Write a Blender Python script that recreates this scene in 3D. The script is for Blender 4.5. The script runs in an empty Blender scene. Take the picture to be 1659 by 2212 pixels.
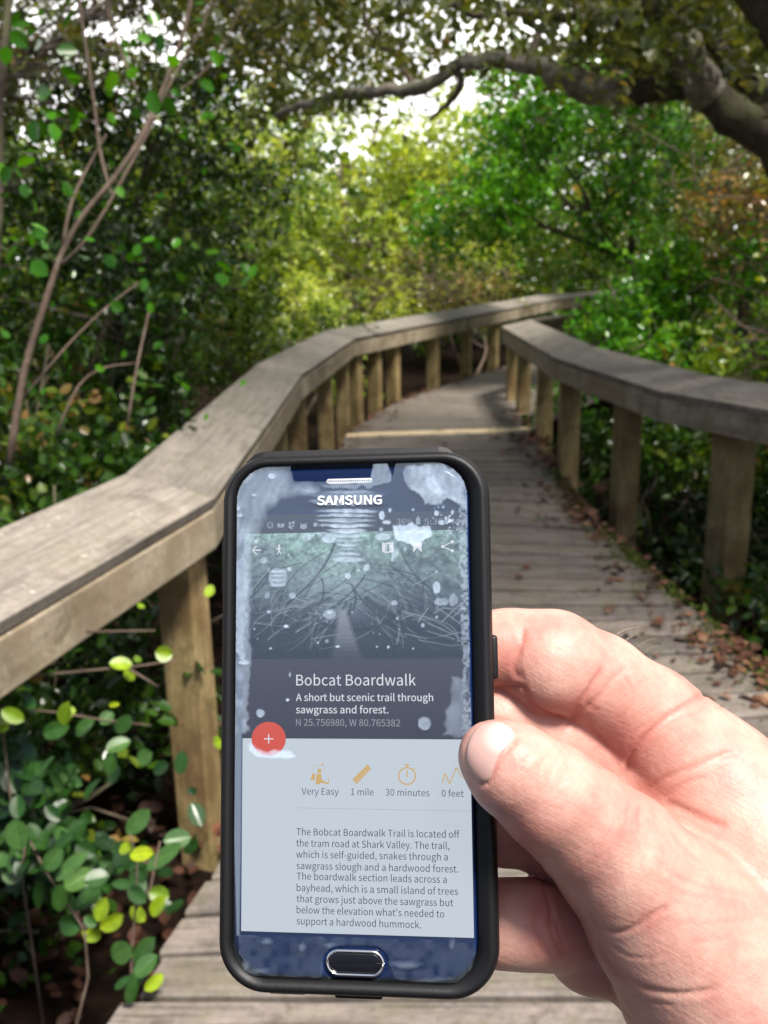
import bpy, math, os
import numpy as np
from mathutils import Vector, Matrix

S = bpy.context.scene
C = S.collection
R_ = math.radians

# ------------------------------------------------------------------ camera
CAMH = 1.45
PITCH = R_(15.35)
ROLL = R_(1.2)
FPX, PCX, PCY = 2000.0, 829.5, 1106.0       # lens measured in photo pixels (1659 x 2212 view)
Fv = np.array([0, math.cos(PITCH), -math.sin(PITCH)])
U0 = np.array([0, math.sin(PITCH), math.cos(PITCH)])
R0 = np.array([1.0, 0, 0])
Rv = R0 * math.cos(ROLL) - U0 * math.sin(ROLL)
Uv = U0 * math.cos(ROLL) + R0 * math.sin(ROLL)
CP = np.array([0, 0, CAMH])
cd = bpy.data.cameras.new('camera')
cam = bpy.data.objects.new('camera', cd)
C.objects.link(cam)
cam.matrix_world = Matrix(((Rv[0], Uv[0], -Fv[0], CP[0]), (Rv[1], Uv[1], -Fv[1], CP[1]),
                           (Rv[2], Uv[2], -Fv[2], CP[2]), (0, 0, 0, 1)))
cd.sensor_fit = 'VERTICAL'
cd.sensor_height = 36.0
cd.sensor_width = 27.0
cd.lens = 36.0 * FPX / 2212.0
cd.clip_start = 0.01
cd.clip_end = 500
cd.dof.use_dof = True
cd.dof.focus_distance = 0.250
cd.dof.aperture_fstop = 25.0
S.camera = cam

# ------------------------------------------------------------------ light
SUN_EL, SUN_AZ = R_(62), R_(142)            # azimuth from +Y towards +X: behind the photographer
w = bpy.data.worlds.new('World')
S.world = w
w.use_nodes = True
nt = w.node_tree
bg = nt.nodes['Background']
sky = nt.nodes.new('ShaderNodeTexSky')
sky.sky_type = 'NISHITA'
sky.sun_disc = False
sky.sun_elevation = SUN_EL
sky.sun_rotation = SUN_AZ
sky.air_density = 1.0
sky.dust_density = 3.0
sky.ozone_density = 1.0
# a bank of bright broken cloud low in the sky ahead, over the clear sky
tcw = nt.nodes.new('ShaderNodeTexCoord')
sepw = nt.nodes.new('ShaderNodeSeparateXYZ')
nt.links.new(tcw.outputs['Generated'], sepw.inputs[0])
cn = nt.nodes.new('ShaderNodeTexNoise'); cn.inputs['Scale'].default_value = 3.0; cn.inputs['Detail'].default_value = 6.0
nt.links.new(tcw.outputs['Generated'], cn.inputs['Vector'])
m1 = nt.nodes.new('ShaderNodeMapRange'); m1.inputs[1].default_value = -0.1; m1.inputs[2].default_value = 0.5
nt.links.new(sepw.outputs[1], m1.inputs[0])
m2 = nt.nodes.new('ShaderNodeMapRange'); m2.inputs[1].default_value = 0.75; m2.inputs[2].default_value = 0.35
nt.links.new(sepw.outputs[2], m2.inputs[0])
m3 = nt.nodes.new('ShaderNodeMapRange'); m3.inputs[1].default_value = 0.30; m3.inputs[2].default_value = 0.50
nt.links.new(cn.outputs[0], m3.inputs[0])
mu = nt.nodes.new('ShaderNodeMath'); mu.operation = 'MULTIPLY'; nt.links.new(m1.outputs[0], mu.inputs[0]); nt.links.new(m2.outputs[0], mu.inputs[1])
mu2 = nt.nodes.new('ShaderNodeMath'); mu2.operation = 'MULTIPLY'; nt.links.new(mu.outputs[0], mu2.inputs[0]); nt.links.new(m3.outputs[0], mu2.inputs[1])
wm = nt.nodes.new('ShaderNodeMix'); wm.data_type = 'RGBA'; wm.clamp_result = False
nt.links.new(mu2.outputs[0], wm.inputs[0]); nt.links.new(sky.outputs[0], wm.inputs[6]); wm.inputs[7].default_value = (26, 25.5, 25, 1)
nt.links.new(wm.outputs[2], bg.inputs[0])
bg.inputs[1].default_value = 0.07
sd = bpy.data.lights.new('sun', 'SUN')
sd.energy = 4.2
sd.angle = R_(13)
sd.color = (1.0, 0.95, 0.87)
sun = bpy.data.objects.new('sun', sd)
C.objects.link(sun)
sdir = Vector((math.cos(SUN_EL) * math.sin(SUN_AZ), math.cos(SUN_EL) * math.cos(SUN_AZ), math.sin(SUN_EL)))
sun.rotation_euler = sdir.to_track_quat('Z', 'Y').to_euler()
EXPO = 0.95
S.view_settings.view_transform = 'Standard'
S.view_settings.look = 'None'
S.view_settings.exposure = EXPO
S.view_settings.gamma = 1.0
S.cycles.use_denoising = True
S.cycles.max_bounces = 7
S.cycles.transparent_max_bounces = 12
S.cycles.sample_clamp_indirect = 6.0

# ------------------------------------------------------------------ measuring helpers
def ray(px, py):
    return (px - PCX) / FPX * Rv - (py - PCY) / FPX * Uv + Fv

def at(px, py, z=0.0):
    d = ray(px, py)
    return CP + d * ((z - CAMH) / d[2])

def deep(px, py, dist):
    return CP + ray(px, py) * dist

# ------------------------------------------------------------------ material helpers
def new_mat(name):
    m = bpy.data.materials.new(name)
    m.use_nodes = True
    n = m.node_tree
    return m, n, n.nodes['Principled BSDF'], n.nodes['Material Output']

def N(n, t, **kw):
    nd = n.nodes.new(t)
    for k, v in kw.items():
        if k.startswith('i_'):
            nd.inputs[k[2:].replace('_', ' ')].default_value = v
        else:
            setattr(nd, k, v)
    return nd

def ramp(n, src, stops):
    r = n.nodes.new('ShaderNodeValToRGB')
    e = r.color_ramp.elements
    while len(e) < len(stops):
        e.new(0.5)
    for i, (p, c) in enumerate(stops):
        e[i].position = p
        e[i].color = (*c, 1) if len(c) == 3 else c
    n.links.new(src, r.inputs[0])
    return r

def mixc(n, fac, a, b, mode='MIX'):
    m = n.nodes.new('ShaderNodeMix')
    m.data_type = 'RGBA'
    m.blend_type = mode
    for sock, v in ((m.inputs[0], fac), (m.inputs[6], a), (m.inputs[7], b)):
        if hasattr(v, 'is_linked'):
            n.links.new(v, sock)
        else:
            sock.default_value = v if not isinstance(v, tuple) else (*v, 1) if len(v) == 3 else v
    return m.outputs[2]

def simple(name, col, rough=0.5, metal=0.0, spec=0.5, coat=0.0):
    m, n, p, o = new_mat(name)
    p.inputs['Base Color'].default_value = (*col, 1)
    p.inputs['Roughness'].default_value = rough
    p.inputs['Metallic'].default_value = metal
    p.inputs['Specular IOR Level'].default_value = spec
    p.inputs['Coat Weight'].default_value = coat
    return m

def attr(n, name):
    a = n.nodes.new('ShaderNodeAttribute')
    a.attribute_name = name
    return a

def wood(name, base, dark, moss_amt, lichen=0.0, warm=None, grain=1.0, stain=0.8):
    """weathered timber; 'gc' holds metres along and across the grain and a number per board"""
    m, n, p, o = new_mat(name)
    g = attr(n, 'gc')
    mp = N(n, 'ShaderNodeMapping')
    mp.inputs['Scale'].default_value = (3.0, 70.0, 37.0)
    n.links.new(g.outputs['Vector'], mp.inputs[0])
    n1 = N(n, 'ShaderNodeTexNoise', i_Scale=1.0, i_Detail=6.0, i_Roughness=0.65)
    n.links.new(mp.outputs[0], n1.inputs['Vector'])
    mp2 = N(n, 'ShaderNodeMapping')
    mp2.inputs['Scale'].default_value = (6.0, 14.0, 91.0)
    n.links.new(g.outputs['Vector'], mp2.inputs[0])
    n2 = N(n, 'ShaderNodeTexNoise', i_Scale=1.0, i_Detail=5.0, i_Roughness=0.7)
    n.links.new(mp2.outputs[0], n2.inputs['Vector'])
    r1 = ramp(n, n1.outputs[0], [(0.28, dark), (0.5, base), (0.8, tuple(min(1, c * 1.25) for c in base))])
    r2 = ramp(n, n2.outputs[0], [(0.3, (0.52, 0.5, 0.47)), (0.62, (1.08, 1.05, 1.02))])
    c = mixc(n, 0.85 * grain, r1.outputs[0], r2.outputs[0], 'MULTIPLY')
    gp = N(n, 'ShaderNodeNewGeometry')
    n7 = N(n, 'ShaderNodeTexNoise', i_Scale=55.0, i_Detail=5.0, i_Roughness=0.75)
    n.links.new(gp.outputs['Position'], n7.inputs['Vector'])
    r7 = ramp(n, n7.outputs[0], [(0.32, (0.66, 0.64, 0.62)), (0.5, (1, 1, 1)), (0.7, (1.22, 1.22, 1.2))])
    c = mixc(n, 0.8, c, r7.outputs[0], 'MULTIPLY')
    n8 = N(n, 'ShaderNodeTexNoise', i_Scale=9.0, i_Detail=5.0, i_Roughness=0.6, i_Distortion=0.8)
    n.links.new(gp.outputs['Position'], n8.inputs['Vector'])
    r8 = ramp(n, n8.outputs[0], [(0.30, (0.42, 0.38, 0.35)), (0.43, (1, 1, 1))])
    c = mixc(n, stain, c, r8.outputs[0], 'MULTIPLY')
    # board to board shift
    sx = n.nodes.new('ShaderNodeSeparateXYZ')
    n.links.new(g.outputs['Vector'], sx.inputs[0])
    wn = N(n, 'ShaderNodeTexWhiteNoise', noise_dimensions='1D')
    n.links.new(sx.outputs[2], wn.inputs['W'])
    rb = ramp(n, wn.outputs['Value'], [(0.0, (0.72, 0.72, 0.72)), (1.0, (1.12, 1.1, 1.06))])
    c = mixc(n, 1.0, c, rb.outputs[0], 'MULTIPLY')
    tc = N(n, 'ShaderNodeNewGeometry')
    n3 = N(n, 'ShaderNodeTexNoise', i_Scale=7.0, i_Detail=6.0, i_Roughness=0.7)
    n.links.new(tc.outputs['Position'], n3.inputs['Vector'])
    rm = ramp(n, n3.outputs[0], [(0.55 - moss_amt * 0.2, (0, 0, 0)), (0.72, (moss_amt, moss_amt, moss_amt))])
    c = mixc(n, rm.outputs[0], c, (0.13, 0.13, 0.025))
    if warm:
        n4 = N(n, 'ShaderNodeTexNoise', i_Scale=5.0, i_Detail=3.0)
        n.links.new(tc.outputs['Position'], n4.inputs['Vector'])
        rw = ramp(n, n4.outputs[0], [(0.45, (0, 0, 0)), (0.65, (0.7, 0.7, 0.7))])
        c = mixc(n, rw.outputs[0], c, warm)
    if lichen:
        n5 = N(n, 'ShaderNodeTexVoronoi', i_Scale=23.0)
        n.links.new(tc.outputs['Position'], n5.inputs['Vector'])
        n6 = N(n, 'ShaderNodeTexNoise', i_Scale=9.0)
        n.links.new(tc.outputs['Position'], n6.inputs['Vector'])
        md = N(n, 'ShaderNodeMath', operation='MULTIPLY_ADD')
        n.links.new(n6.outputs[0], md.inputs[0])
        md.inputs[1].default_value = -0.42
        n.links.new(n5.outputs['Distance'], md.inputs[2])
        rl = ramp(n, md.outputs[0], [(0.0, (lichen, lichen, lichen)), (0.03, (0, 0, 0))])
        # negative values clamp to the first stop: only the middles of a few cells
        add = N(n, 'ShaderNodeMath', operation='ADD')
        n.links.new(md.outputs[0], add.inputs[0])
        add.inputs[1].default_value = 0.155
        n.links.new(add.outputs[0], rl.inputs[0])
        c = mixc(n, rl.outputs[0], c, (0.5, 0.46, 0.40))
    n.links.new(c, p.inputs['Base Color'])
    p.inputs['Roughness'].default_value = 0.72
    p.inputs['Specular IOR Level'].default_value = 0.35
    b = N(n, 'ShaderNodeBump', i_Strength=0.5, i_Distance=0.003)
    n.links.new(n1.outputs[0], b.inputs['Height'])
    n.links.new(b.outputs[0], p.inputs['Normal'])
    return m

def leafmat(name, stops, transl=0.3, rough=0.25, spec=0.5):
    m, n, p, o = new_mat(name)
    a = attr(n, 'tint')
    r = ramp(n, a.outputs['Fac'], stops)
    p.inputs['Roughness'].default_value = rough
    p.inputs['Specular IOR Level'].default_value = spec
    n.links.new(r.outputs[0], p.inputs['Base Color'])
    t = N(n, 'ShaderNodeBsdfTranslucent')
    tc = mixc(n, 1.0, r.outputs[0], (2.2, 2.0, 0.5), 'MULTIPLY')
    n.links.new(tc, t.inputs[0])
    mx = N(n, 'ShaderNodeMixShader')
    mx.inputs[0].default_value = transl
    n.links.new(p.outputs[0], mx.inputs[1])
    n.links.new(t.outputs[0], mx.inputs[2])
    n.links.new(mx.outputs[0], o.inputs[0])
    return m

# ------------------------------------------------------------------ mesh helpers
def tag(o, label=None, cat=None, group=None, kind=None):
    if label: o['label'] = label
    if cat: o['category'] = cat
    if group: o['group'] = group
    if kind: o['kind'] = kind
    return o

def empty(name, loc, label, cat, group=None):
    o = bpy.data.objects.new(name, None)
    o.empty_display_size = 0.1
    C.objects.link(o)
    o.location = loc
    return tag(o, label, cat, group)

class MB:
    def __init__(self):
        self.v = []; self.f = []; self.g = []; self.mi = []
    def add(self, vs, fs, gc=None, mi=0):
        b = len(self.v)
        self.v += [tuple(map(float, v)) for v in vs]
        self.g += list(gc) if gc is not None else [(v[0], v[1], 0.0) for v in vs]
        self.f += [tuple(b + i for i in f) for f in fs]
        self.mi += [mi] * len(fs)
    def prism(self, A, B, gA, gB):
        """two matching closed loops"""
        n = len(A)
        fs = [(i, (i + 1) % n, n + (i + 1) % n, n + i) for i in range(n)]
        fs += [tuple(range(n - 1, -1, -1)), tuple(range(n, 2 * n))]
        self.add(list(A) + list(B), fs, list(gA) + list(gB))
    def tube(self, pts, rad, sides=6):
        pts = np.array(pts, float); n = len(pts)
        rad = np.broadcast_to(np.array(rad, float), (n,))
        T = np.gradient(pts, axis=0)
        T /= np.linalg.norm(T, axis=1)[:, None] + 1e-9
        ref = np.array([0.3, 0.9, 0.2]) if abs(T[0][1]) < 0.8 else np.array([1.0, 0, 0.1])
        vs = []; gs = []
        L = 0
        for i in range(n):
            if i: L += np.linalg.norm(pts[i] - pts[i - 1])
            a = np.cross(T[i], ref); a /= np.linalg.norm(a) + 1e-9
            b = np.cross(T[i], a)
            ref = b * 0.5 + ref * 0.5 if False else ref
            for k in range(sides):
                t = 2 * math.pi * k / sides
                vs.append(pts[i] + rad[i] * (math.cos(t) * a + math.sin(t) * b))
                gs.append((L, k * 0.05, 0.5))
        fs = []
        for i in range(n - 1):
            for k in range(sides):
                fs.append((i * sides + k, i * sides + (k + 1) % sides, (i + 1) * sides + (k + 1) % sides, (i + 1) * sides + k))
        fs.append(tuple(range(sides - 1, -1, -1)))
        fs.append(tuple((n - 1) * sides + k for k in range(sides)))
        self.add(vs, fs, gs)
    def build(self, name, mats, parent=None, smooth=False, loc=None):
        me = bpy.data.meshes.new(name)
        v = np.array(self.v)
        if loc is not None: v = v - np.array(loc)
        me.from_pydata(v.tolist(), [], self.f)
        if not isinstance(mats, (list, tuple)): mats = [mats]
        for m in mats: me.materials.append(m)
        if len(mats) > 1: me.polygons.foreach_set('material_index', self.mi)
        at_ = me.attributes.new('gc', 'FLOAT_VECTOR', 'POINT')
        at_.data.foreach_set('vector', np.array(self.g, 'f').ravel())
        if smooth: me.polygons.foreach_set('use_smooth', [True] * len(me.polygons))
        me.update()
        o = bpy.data.objects.new(name, me)
        C.objects.link(o)
        if parent: o.parent = parent
        if loc is not None and parent is None: o.location = loc
        return o

def bevel(o, w=0.003, seg=2):
    b = o.modifiers.new('bevel', 'BEVEL')
    b.width = w; b.segments = seg; b.limit_method = 'ANGLE'
    return o

def npmesh(name, V, F, mats, parent=None, smooth=True, attrs=None):
    """fast mesh from arrays; F is (n, k)"""
    V = np.asarray(V, 'f'); F = np.asarray(F, 'i')
    me = bpy.data.meshes.new(name)
    me.vertices.add(len(V)); me.vertices.foreach_set('co', V.ravel())
    k = F.shape[1]
    me.loops.add(F.size); me.loops.foreach_set('vertex_index', F.ravel())
    me.polygons.add(len(F))
    me.polygons.foreach_set('loop_start', np.arange(0, F.size, k, dtype='i'))
    me.polygons.foreach_set('loop_total', np.full(len(F), k, 'i'))
    if smooth: me.polygons.foreach_set('use_smooth', np.ones(len(F), bool))
    for nm, (typ, arr) in (attrs or {}).items():
        a = me.attributes.new(nm, typ, 'POINT')
        a.data.foreach_set({'FLOAT': 'value', 'FLOAT_VECTOR': 'vector', 'FLOAT_COLOR': 'color'}[typ], np.asarray(arr, 'f').ravel())
    me.update(calc_edges=True)
    if not isinstance(mats, (list, tuple)): mats = [mats]
    for m in mats: me.materials.append(m)
    o = bpy.data.objects.new(name, me)
    C.objects.link(o)
    if parent: o.parent = parent
    return o


# ================================================================== BOARDWALK
M_DECK = wood('deck_wood', (0.205, 0.180, 0.168), (0.05, 0.042, 0.038), 0.35)
M_RAIL = wood('rail_wood', (0.255, 0.23, 0.205), (0.14, 0.124, 0.11), 0.25, lichen=0.7, grain=0.55, stain=0.5)
M_SIDE = wood('side_rail_wood', (0.33, 0.29, 0.225), (0.19, 0.165, 0.125), 0.3, lichen=0.8, warm=(0.2, 0.145, 0.09))
M_POST = wood('post_wood', (0.36, 0.28, 0.14), (0.09, 0.06, 0.03), 0.5, warm=(0.13, 0.07, 0.03), stain=1.0)
M_PALE_GLINT = wood('pale_glint_wood', (0.75, 0.62, 0.42), (0.6, 0.48, 0.3), 0.1)  # pale joint board, brightened further to paint in a sun glint

def pl(pxs, z):
    return [at(x, y, z)[:2] for x, y in pxs]

def resample_pair(L, R, nmin):
    return None

# deck edges, ground plan metres (measured from the photograph through the lens above)
deckL = [np.array(p) for p in [(-0.82, 0.15), (-0.56, 1.45), (-0.50, 1.70), (-0.43, 1.95), (-0.30, 2.75), (-0.40, 5.5), (-0.30, 7.9), (0.15, 9.6), (1.65, 12.6), (4.2, 16.0)]]
deckR = [np.array(p) for p in [(1.02, -0.28), (1.36, 1.3), (1.38, 1.75), (1.36, 2.2), (1.33, 2.9), (1.15, 5.0), (1.24, 8.0), (1.32, 8.6), (3.1, 11.6), (5.6, 15.0)]]

def deck():
    mb = MB(); pale = MB()
    rs = np.random.RandomState(4)
    n = 0
    for i in range(len(deckL) - 1):
        a0, a1, b0, b1 = deckL[i], deckL[i + 1], deckR[i], deckR[i + 1]
        Lm = (np.linalg.norm(a1 - a0) + np.linalg.norm(b1 - b0)) / 2
        k = max(1, round(Lm / 0.186))
        for j in range(k):
            t0, t1 = j / k, (j + 1) / k
            p0, p1 = a0 + (a1 - a0) * t0, a0 + (a1 - a0) * t1
            q0, q1 = b0 + (b1 - b0) * t0, b0 + (b1 - b0) * t1
            gap = 0.011 + 0.007 * rs.rand() + (0.012 if 2 < (p0[1] + q0[1]) / 2 < 8 else 0)
            d = (p1 - p0); d /= np.linalg.norm(d) + 1e-9
            e = (q1 - q0); e /= np.linalg.norm(e) + 1e-9
            along = (q0 - p0); along /= np.linalg.norm(along)
            jl, jr = rs.uniform(-0.03, 0.02), rs.uniform(-0.02, 0.03)
            A = p0 + along * jl; B = q0 + along * jr; Cc = q1 - e * gap + along * jr; D = p1 - d * gap + along * jl
            zt = rs.uniform(-0.003, 0.002); zb = -0.038
            tilt = rs.uniform(-0.003, 0.003)
            # cut the long board into stretches so its edge can wander a little
            m = 14
            top = []
            wob = rs.uniform(-0.0022, 0.0022, (2, m + 1))
            for s in range(m + 1):
                u = s / m
                near = A * (1 - u) + B * u + d * abs(wob[0, s]); far = D * (1 - u) + Cc * u - d * abs(wob[1, s])
                top.append((near, far, u * np.linalg.norm(B - A)))
            vs = []; gs = []; wd = np.linalg.norm(D - A)
            for near, far, l in top:
                ch = 0.006
                nn = (far - near) / (np.linalg.norm(far - near) + 1e-9)
                prof = [(near, zb), (near, zt - ch), (near + nn * ch, zt), (far - nn * ch, zt + tilt), (far, zt + tilt - ch), (far, zb)]
                for q, (pp, z) in enumerate(prof):
                    vs.append((pp[0], pp[1], z)); gs.append((l, [0, 0, 0, wd, wd, wd][q] + n * 0.37, n * 1.0))
            fs = []
            for s in range(m):
                for q in range(6):
                    fs.append((s * 6 + q, (s + 1) * 6 + q, (s + 1) * 6 + (q + 1) % 6, s * 6 + (q + 1) % 6))
            fs.append(tuple(range(5, -1, -1))); fs.append(tuple(m * 6 + q for q in range(6)))
            (pale if (i == 5 and j == k - 1) else mb).add(vs, [f[::-1] for f in fs], gs)
            n += 1
    o = mb.build('boardwalk', M_DECK)
    tag(o, kind='structure', label='weathered grey plank boardwalk curving away to the right')
    o2 = pale.build('pale_glint_plank', M_PALE_GLINT, o)
    # joists under the deck
    jb = MB()
    for off in (0.03, 0.5, 0.97):
        for i in range(len(deckL) - 1):
            P0 = deckL[i] * (1 - off) + deckR[i] * off; P1 = deckL[i + 1] * (1 - off) + deckR[i + 1] * off
            d = P1 - P0; d /= np.linalg.norm(d); nrm = np.array([-d[1], d[0]]) * 0.02
            A = [(*(P0 - nrm), -0.19), (*(P0 + nrm), -0.19), (*(P0 + nrm), -0.042), (*(P0 - nrm), -0.042)]
            B = [(*(P1 - nrm), -0.19), (*(P1 + nrm), -0.19), (*(P1 + nrm), -0.042), (*(P1 - nrm), -0.042)]
            g = [(0, .1, 5), (0, .2, 5), (0, .3, 5), (0, .4, 5)]
            jb.prism(A, B, g, [(1, a, b) for _, a, b in g])
    jb.build('joist_frame', M_DECK, o)
deck()

GROUND_Z = -0.5
def ground():
    m, n, p, o = new_mat('swamp_floor')
    g = N(n, 'ShaderNodeNewGeometry')
    n1 = N(n, 'ShaderNodeTexNoise', i_Scale=14.0, i_Detail=8.0, i_Roughness=0.75)
    n.links.new(g.outputs['Position'], n1.inputs['Vector'])
    v = N(n, 'ShaderNodeTexVoronoi', i_Scale=26.0)
    n.links.new(g.outputs['Position'], v.inputs['Vector'])
    r1 = ramp(n, n1.outputs[0], [(0.35, (0.006, 0.005, 0.003)), (0.6, (0.018, 0.012, 0.008)), (0.8, (0.035, 0.022, 0.013))])
    r2 = ramp(n, v.outputs['Color'], [(0.0, (0.6, 0.5, 0.5)), (1.0, (1.4, 1.1, 1.0))])
    n.links.new(mixc(n, 1.0, r1.outputs[0], r2.outputs[0], 'MULTIPLY'), p.inputs['Base Color'])
    p.inputs['Roughness'].default_value = 0.95; p.inputs['Specular IOR Level'].default_value = 0.08
    b = N(n, 'ShaderNodeBump', i_Strength=1.0, i_Distance=0.03)
    n.links.new(n1.outputs[0], b.inputs['Height']); n.links.new(b.outputs[0], p.inputs['Normal'])
    xs = np.concatenate([[-300, -60, -20], np.linspace(-8, 8, 65), [20, 60, 300]])
    ys = np.concatenate([[-300, -60, -10], np.linspace(-1, 18, 77), [30, 80, 300]])
    X, Y = np.meshgrid(xs, ys)
    Z = GROUND_Z + 0.05 * np.sin(X * 3.1 + 1) * np.cos(Y * 2.3) + 0.03 * np.sin(X * 7.7 + Y * 5.1)
    nx, ny = len(xs), len(ys)
    idx = np.arange(nx * ny).reshape(ny, nx)
    F = np.stack([idx[:-1, :-1], idx[:-1, 1:], idx[1:, 1:], idx[1:, :-1]], -1).reshape(-1, 4)
    o = npmesh('ground', np.stack([X, Y, Z], -1).reshape(-1, 3), F, m)
    tag(o, kind='structure')
ground()

# ---- handrails
RZ = 0.75            # inner top edge of the rail board
def offs(nodes, side):
    """mitred outward normals of the inner line; side=+1 when outward is to the left of travel"""
    n = len(nodes); out = []
    for i in range(n):
        ds = []
        if i > 0: d = nodes[i] - nodes[i - 1]; ds.append(d / np.linalg.norm(d))
        if i < n - 1: d = nodes[i + 1] - nodes[i]; ds.append(d / np.linalg.norm(d))
        ns = [np.array([-d[1], d[0]]) * side for d in ds]
        m = sum(ns); m /= np.linalg.norm(m)
        out.append(m / (m @ ns[0]))
    return out

def handrail(label, nodes, side, posts, mats, seams_at=()):
    nodes = [np.array(p, float) for p in nodes]
    Mn = offs(nodes, side)
    e = empty('handrail', (*nodes[1], 0), label, 'handrail', 'handrails along the boardwalk')
    loc = (*nodes[1], 0)
    top = [(0, RZ), (0.285, RZ + 0.07), (0.276, RZ + 0.033), (0.013, RZ - 0.037)]
    sr = [(0.008, RZ - 0.042), (0.048, RZ - 0.034), (0.048, RZ - 0.165), (0.008, RZ - 0.165)]
    for i in range(len(nodes) - 1):
        d = nodes[i + 1] - nodes[i]; Ls = np.linalg.norm(d); d = d / Ls
        rs = np.random.RandomState(31 + i + int(10 * side))
        for nm, prof, mat, gp in (('top_rail', top, mats[0], 0.0035), ('side_rail', sr, mats[1], 0.003)):
            mb = MB()
            dz = rs.uniform(-0.002, 0.002)
            P0 = nodes[i] + d * gp; P1 = nodes[i + 1] - d * gp
            m = max(2, int(Ls / 0.25))
            loops = []; gl = []
            for s in range(m + 1):
                u = s / m
                wob = 0 if s in (0, m) else rs.uniform(-0.0012, 0.0012)
                loops += [(*((P0 * (1 - u) + P1 * u) + (Mn[i] * (1 - u) + Mn[i + 1] * u) * t), z + dz + wob) for t, z in prof]
                gl += [(u * Ls + i * 3.1, t * 0.7 + z * 0.3, i + side * 7.3 + (0.5 if nm == 'side_rail' else 0)) for t, z in prof]
            fs = []
            for s in range(m):
                for q in range(4):
                    fs.append((s * 4 + q, s * 4 + (q + 1) % 4, (s + 1) * 4 + (q + 1) % 4, (s + 1) * 4 + q))
            fs.append((3, 2, 1, 0)); fs.append(tuple(m * 4 + q for q in range(4)))
            mb.add(loops, fs, gl)
            o = mb.build(nm, mat, e, loc=loc)
            import bmesh
            bm = bmesh.new(); bm.from_mesh(o.data); bmesh.ops.recalc_face_normals(bm, faces=bm.faces); bm.to_mesh(o.data); bm.free()
            bevel(o, 0.004, 2)
    for k, (px, py, wd, pale) in enumerate(posts):
        P = at(px, py, RZ - 0.165)[:2]
        # where the sight line meets the rail line (moved out to the post's centre)
        best = None
        for i in range(len(nodes) - 1):
            d = nodes[i + 1] - nodes[i]; Ls = np.linalg.norm(d); d = d / Ls
            nn = np.array([-d[1], d[0]]) * side
            O = nodes[i] + nn * (0.058 + wd / 2)
            den = d[0] * P[1] - d[1] * P[0]
            if abs(den) < 1e-6: continue
            u = -(O[0] * P[1] - O[1] * P[0]) / den
            Q = nodes[i] + d * u
            dd = np.linalg.norm(Q - P) + 10 * max(0, -u - 0.1, u - Ls - 0.1)
            if best is None or dd < best[0]: best = (dd, i, Q, d, nn)
        _, i, Q, d, nn = best
        Cc = Q + nn * (0.058 + wd / 2)
        h = wd / 2
        rs = np.random.RandomState(k + 50)
        mb = MB()
        vs = []; gs = []
        zs = np.linspace(GROUND_Z - 0.1, RZ - 0.02, 9)
        tw = rs.uniform(-0.05, 0.05)
        for z in zs:
            wv = h * (1 + rs.uniform(-0.015, 0.015))
            for a, b in ((-1, -1), (1, -1), (1, 1), (-1, 1)):
                dd = d * math.cos(tw) + nn * math.sin(tw); n2 = nn * math.cos(tw) - d * math.sin(tw)
                q = Cc + dd * a * wv + n2 * b * wv
                vs.append((*q, min(z, RZ - 0.02 + 0.245 * ((q - Q) @ nn) - 0.03) if z == zs[-1] else z))
                gs.append((z + k * 1.7, (a + 2 * b) * h, k + side * 3))
        fs = []
        for s in range(len(zs) - 1):
            for q in range(4):
                fs.append((s * 4 + q, s * 4 + (q + 1) % 4, (s + 1) * 4 + (q + 1) % 4, (s + 1) * 4 + q))
        fs.append((3, 2, 1, 0)); fs.append(tuple((len(zs) - 1) * 4 + q for q in range(4)))
        mb.add(vs, fs, gs)
        o = mb.build('post', mats[2], e, loc=loc)
        import bmesh
        bm = bmesh.new(); bm.from_mesh(o.data); bmesh.ops.recalc_face_normals(bm, faces=bm.faces); bm.to_mesh(o.data); bm.free()
        bevel(o, 0.006, 2)
    return e

def P2(x, y, z=RZ): return at(x, y, z)[:2]
k0, k1, k2, k3, k4 = P2(0, 1342), P2(467, 1072), P2(655, 806), P2(768, 730), P2(1205, 646)
dn = (k0 - k1) / np.linalg.norm(k0 - k1)
nodesL = [k1 + dn * 3.0, k1, k2, k3, k4, k4 + np.array([2.2, 1.6])]
postsL = [(392, 1240, 0.118, 0), (597, 935, 0.115, 0), (640, 868, 0.115, 0), (700, 812, 0.115, 0), (738, 780, 0.115, 0), (765, 762, 0.115, 0),
          (808, 742, 0.115, 0), (848, 733, 0.115, 0), (935, 716, 0.12, 0), (1007, 702, 0.12, 0), (1066, 690, 0.13, 0), (1150, 676, 0.13, 0)]
r0, r1, r2, r3 = P2(1659, 885), P2(1420, 843), P2(1195, 771), P2(1083, 705)
dr = (r0 - r1) / np.linalg.norm(r0 - r1)
nodesR = [r0 + dr * 2.2, r1, r2, r3, r3 + np.array([1.6, 2.4])]
postsR = [(1586, 965, 0.15, 0), (1357, 880, 0.135, 0), (1232, 820, 0.135, 0), (1178, 796, 0.125, 0), (1132, 762, 0.12, 0), (1109, 745, 0.12, 0)]
handrail('left wooden handrail with wide tilted top board, running to the far bend', nodesL, 1, postsL, (M_RAIL, M_SIDE, M_POST))
handrail('right wooden handrail with grey top board and six posts beside dark undergrowth', nodesR, -1, postsR, (M_RAIL, M_SIDE, M_POST))

# ================================================================== VEGETATION
LEAF6 = np.array([(0, 0, 0), (0.30, -0.30, 0.07), (0.72, -0.27, 0.06), (1, 0, -0.04), (0.72, 0.27, 0.06), (0.30, 0.30, 0.07)])
LEAF6F = np.array([(0, 1, 2, 3), (0, 3, 4, 5)])

def unit(v): return v / (np.linalg.norm(v, axis=-1, keepdims=True) + 1e-9)

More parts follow.
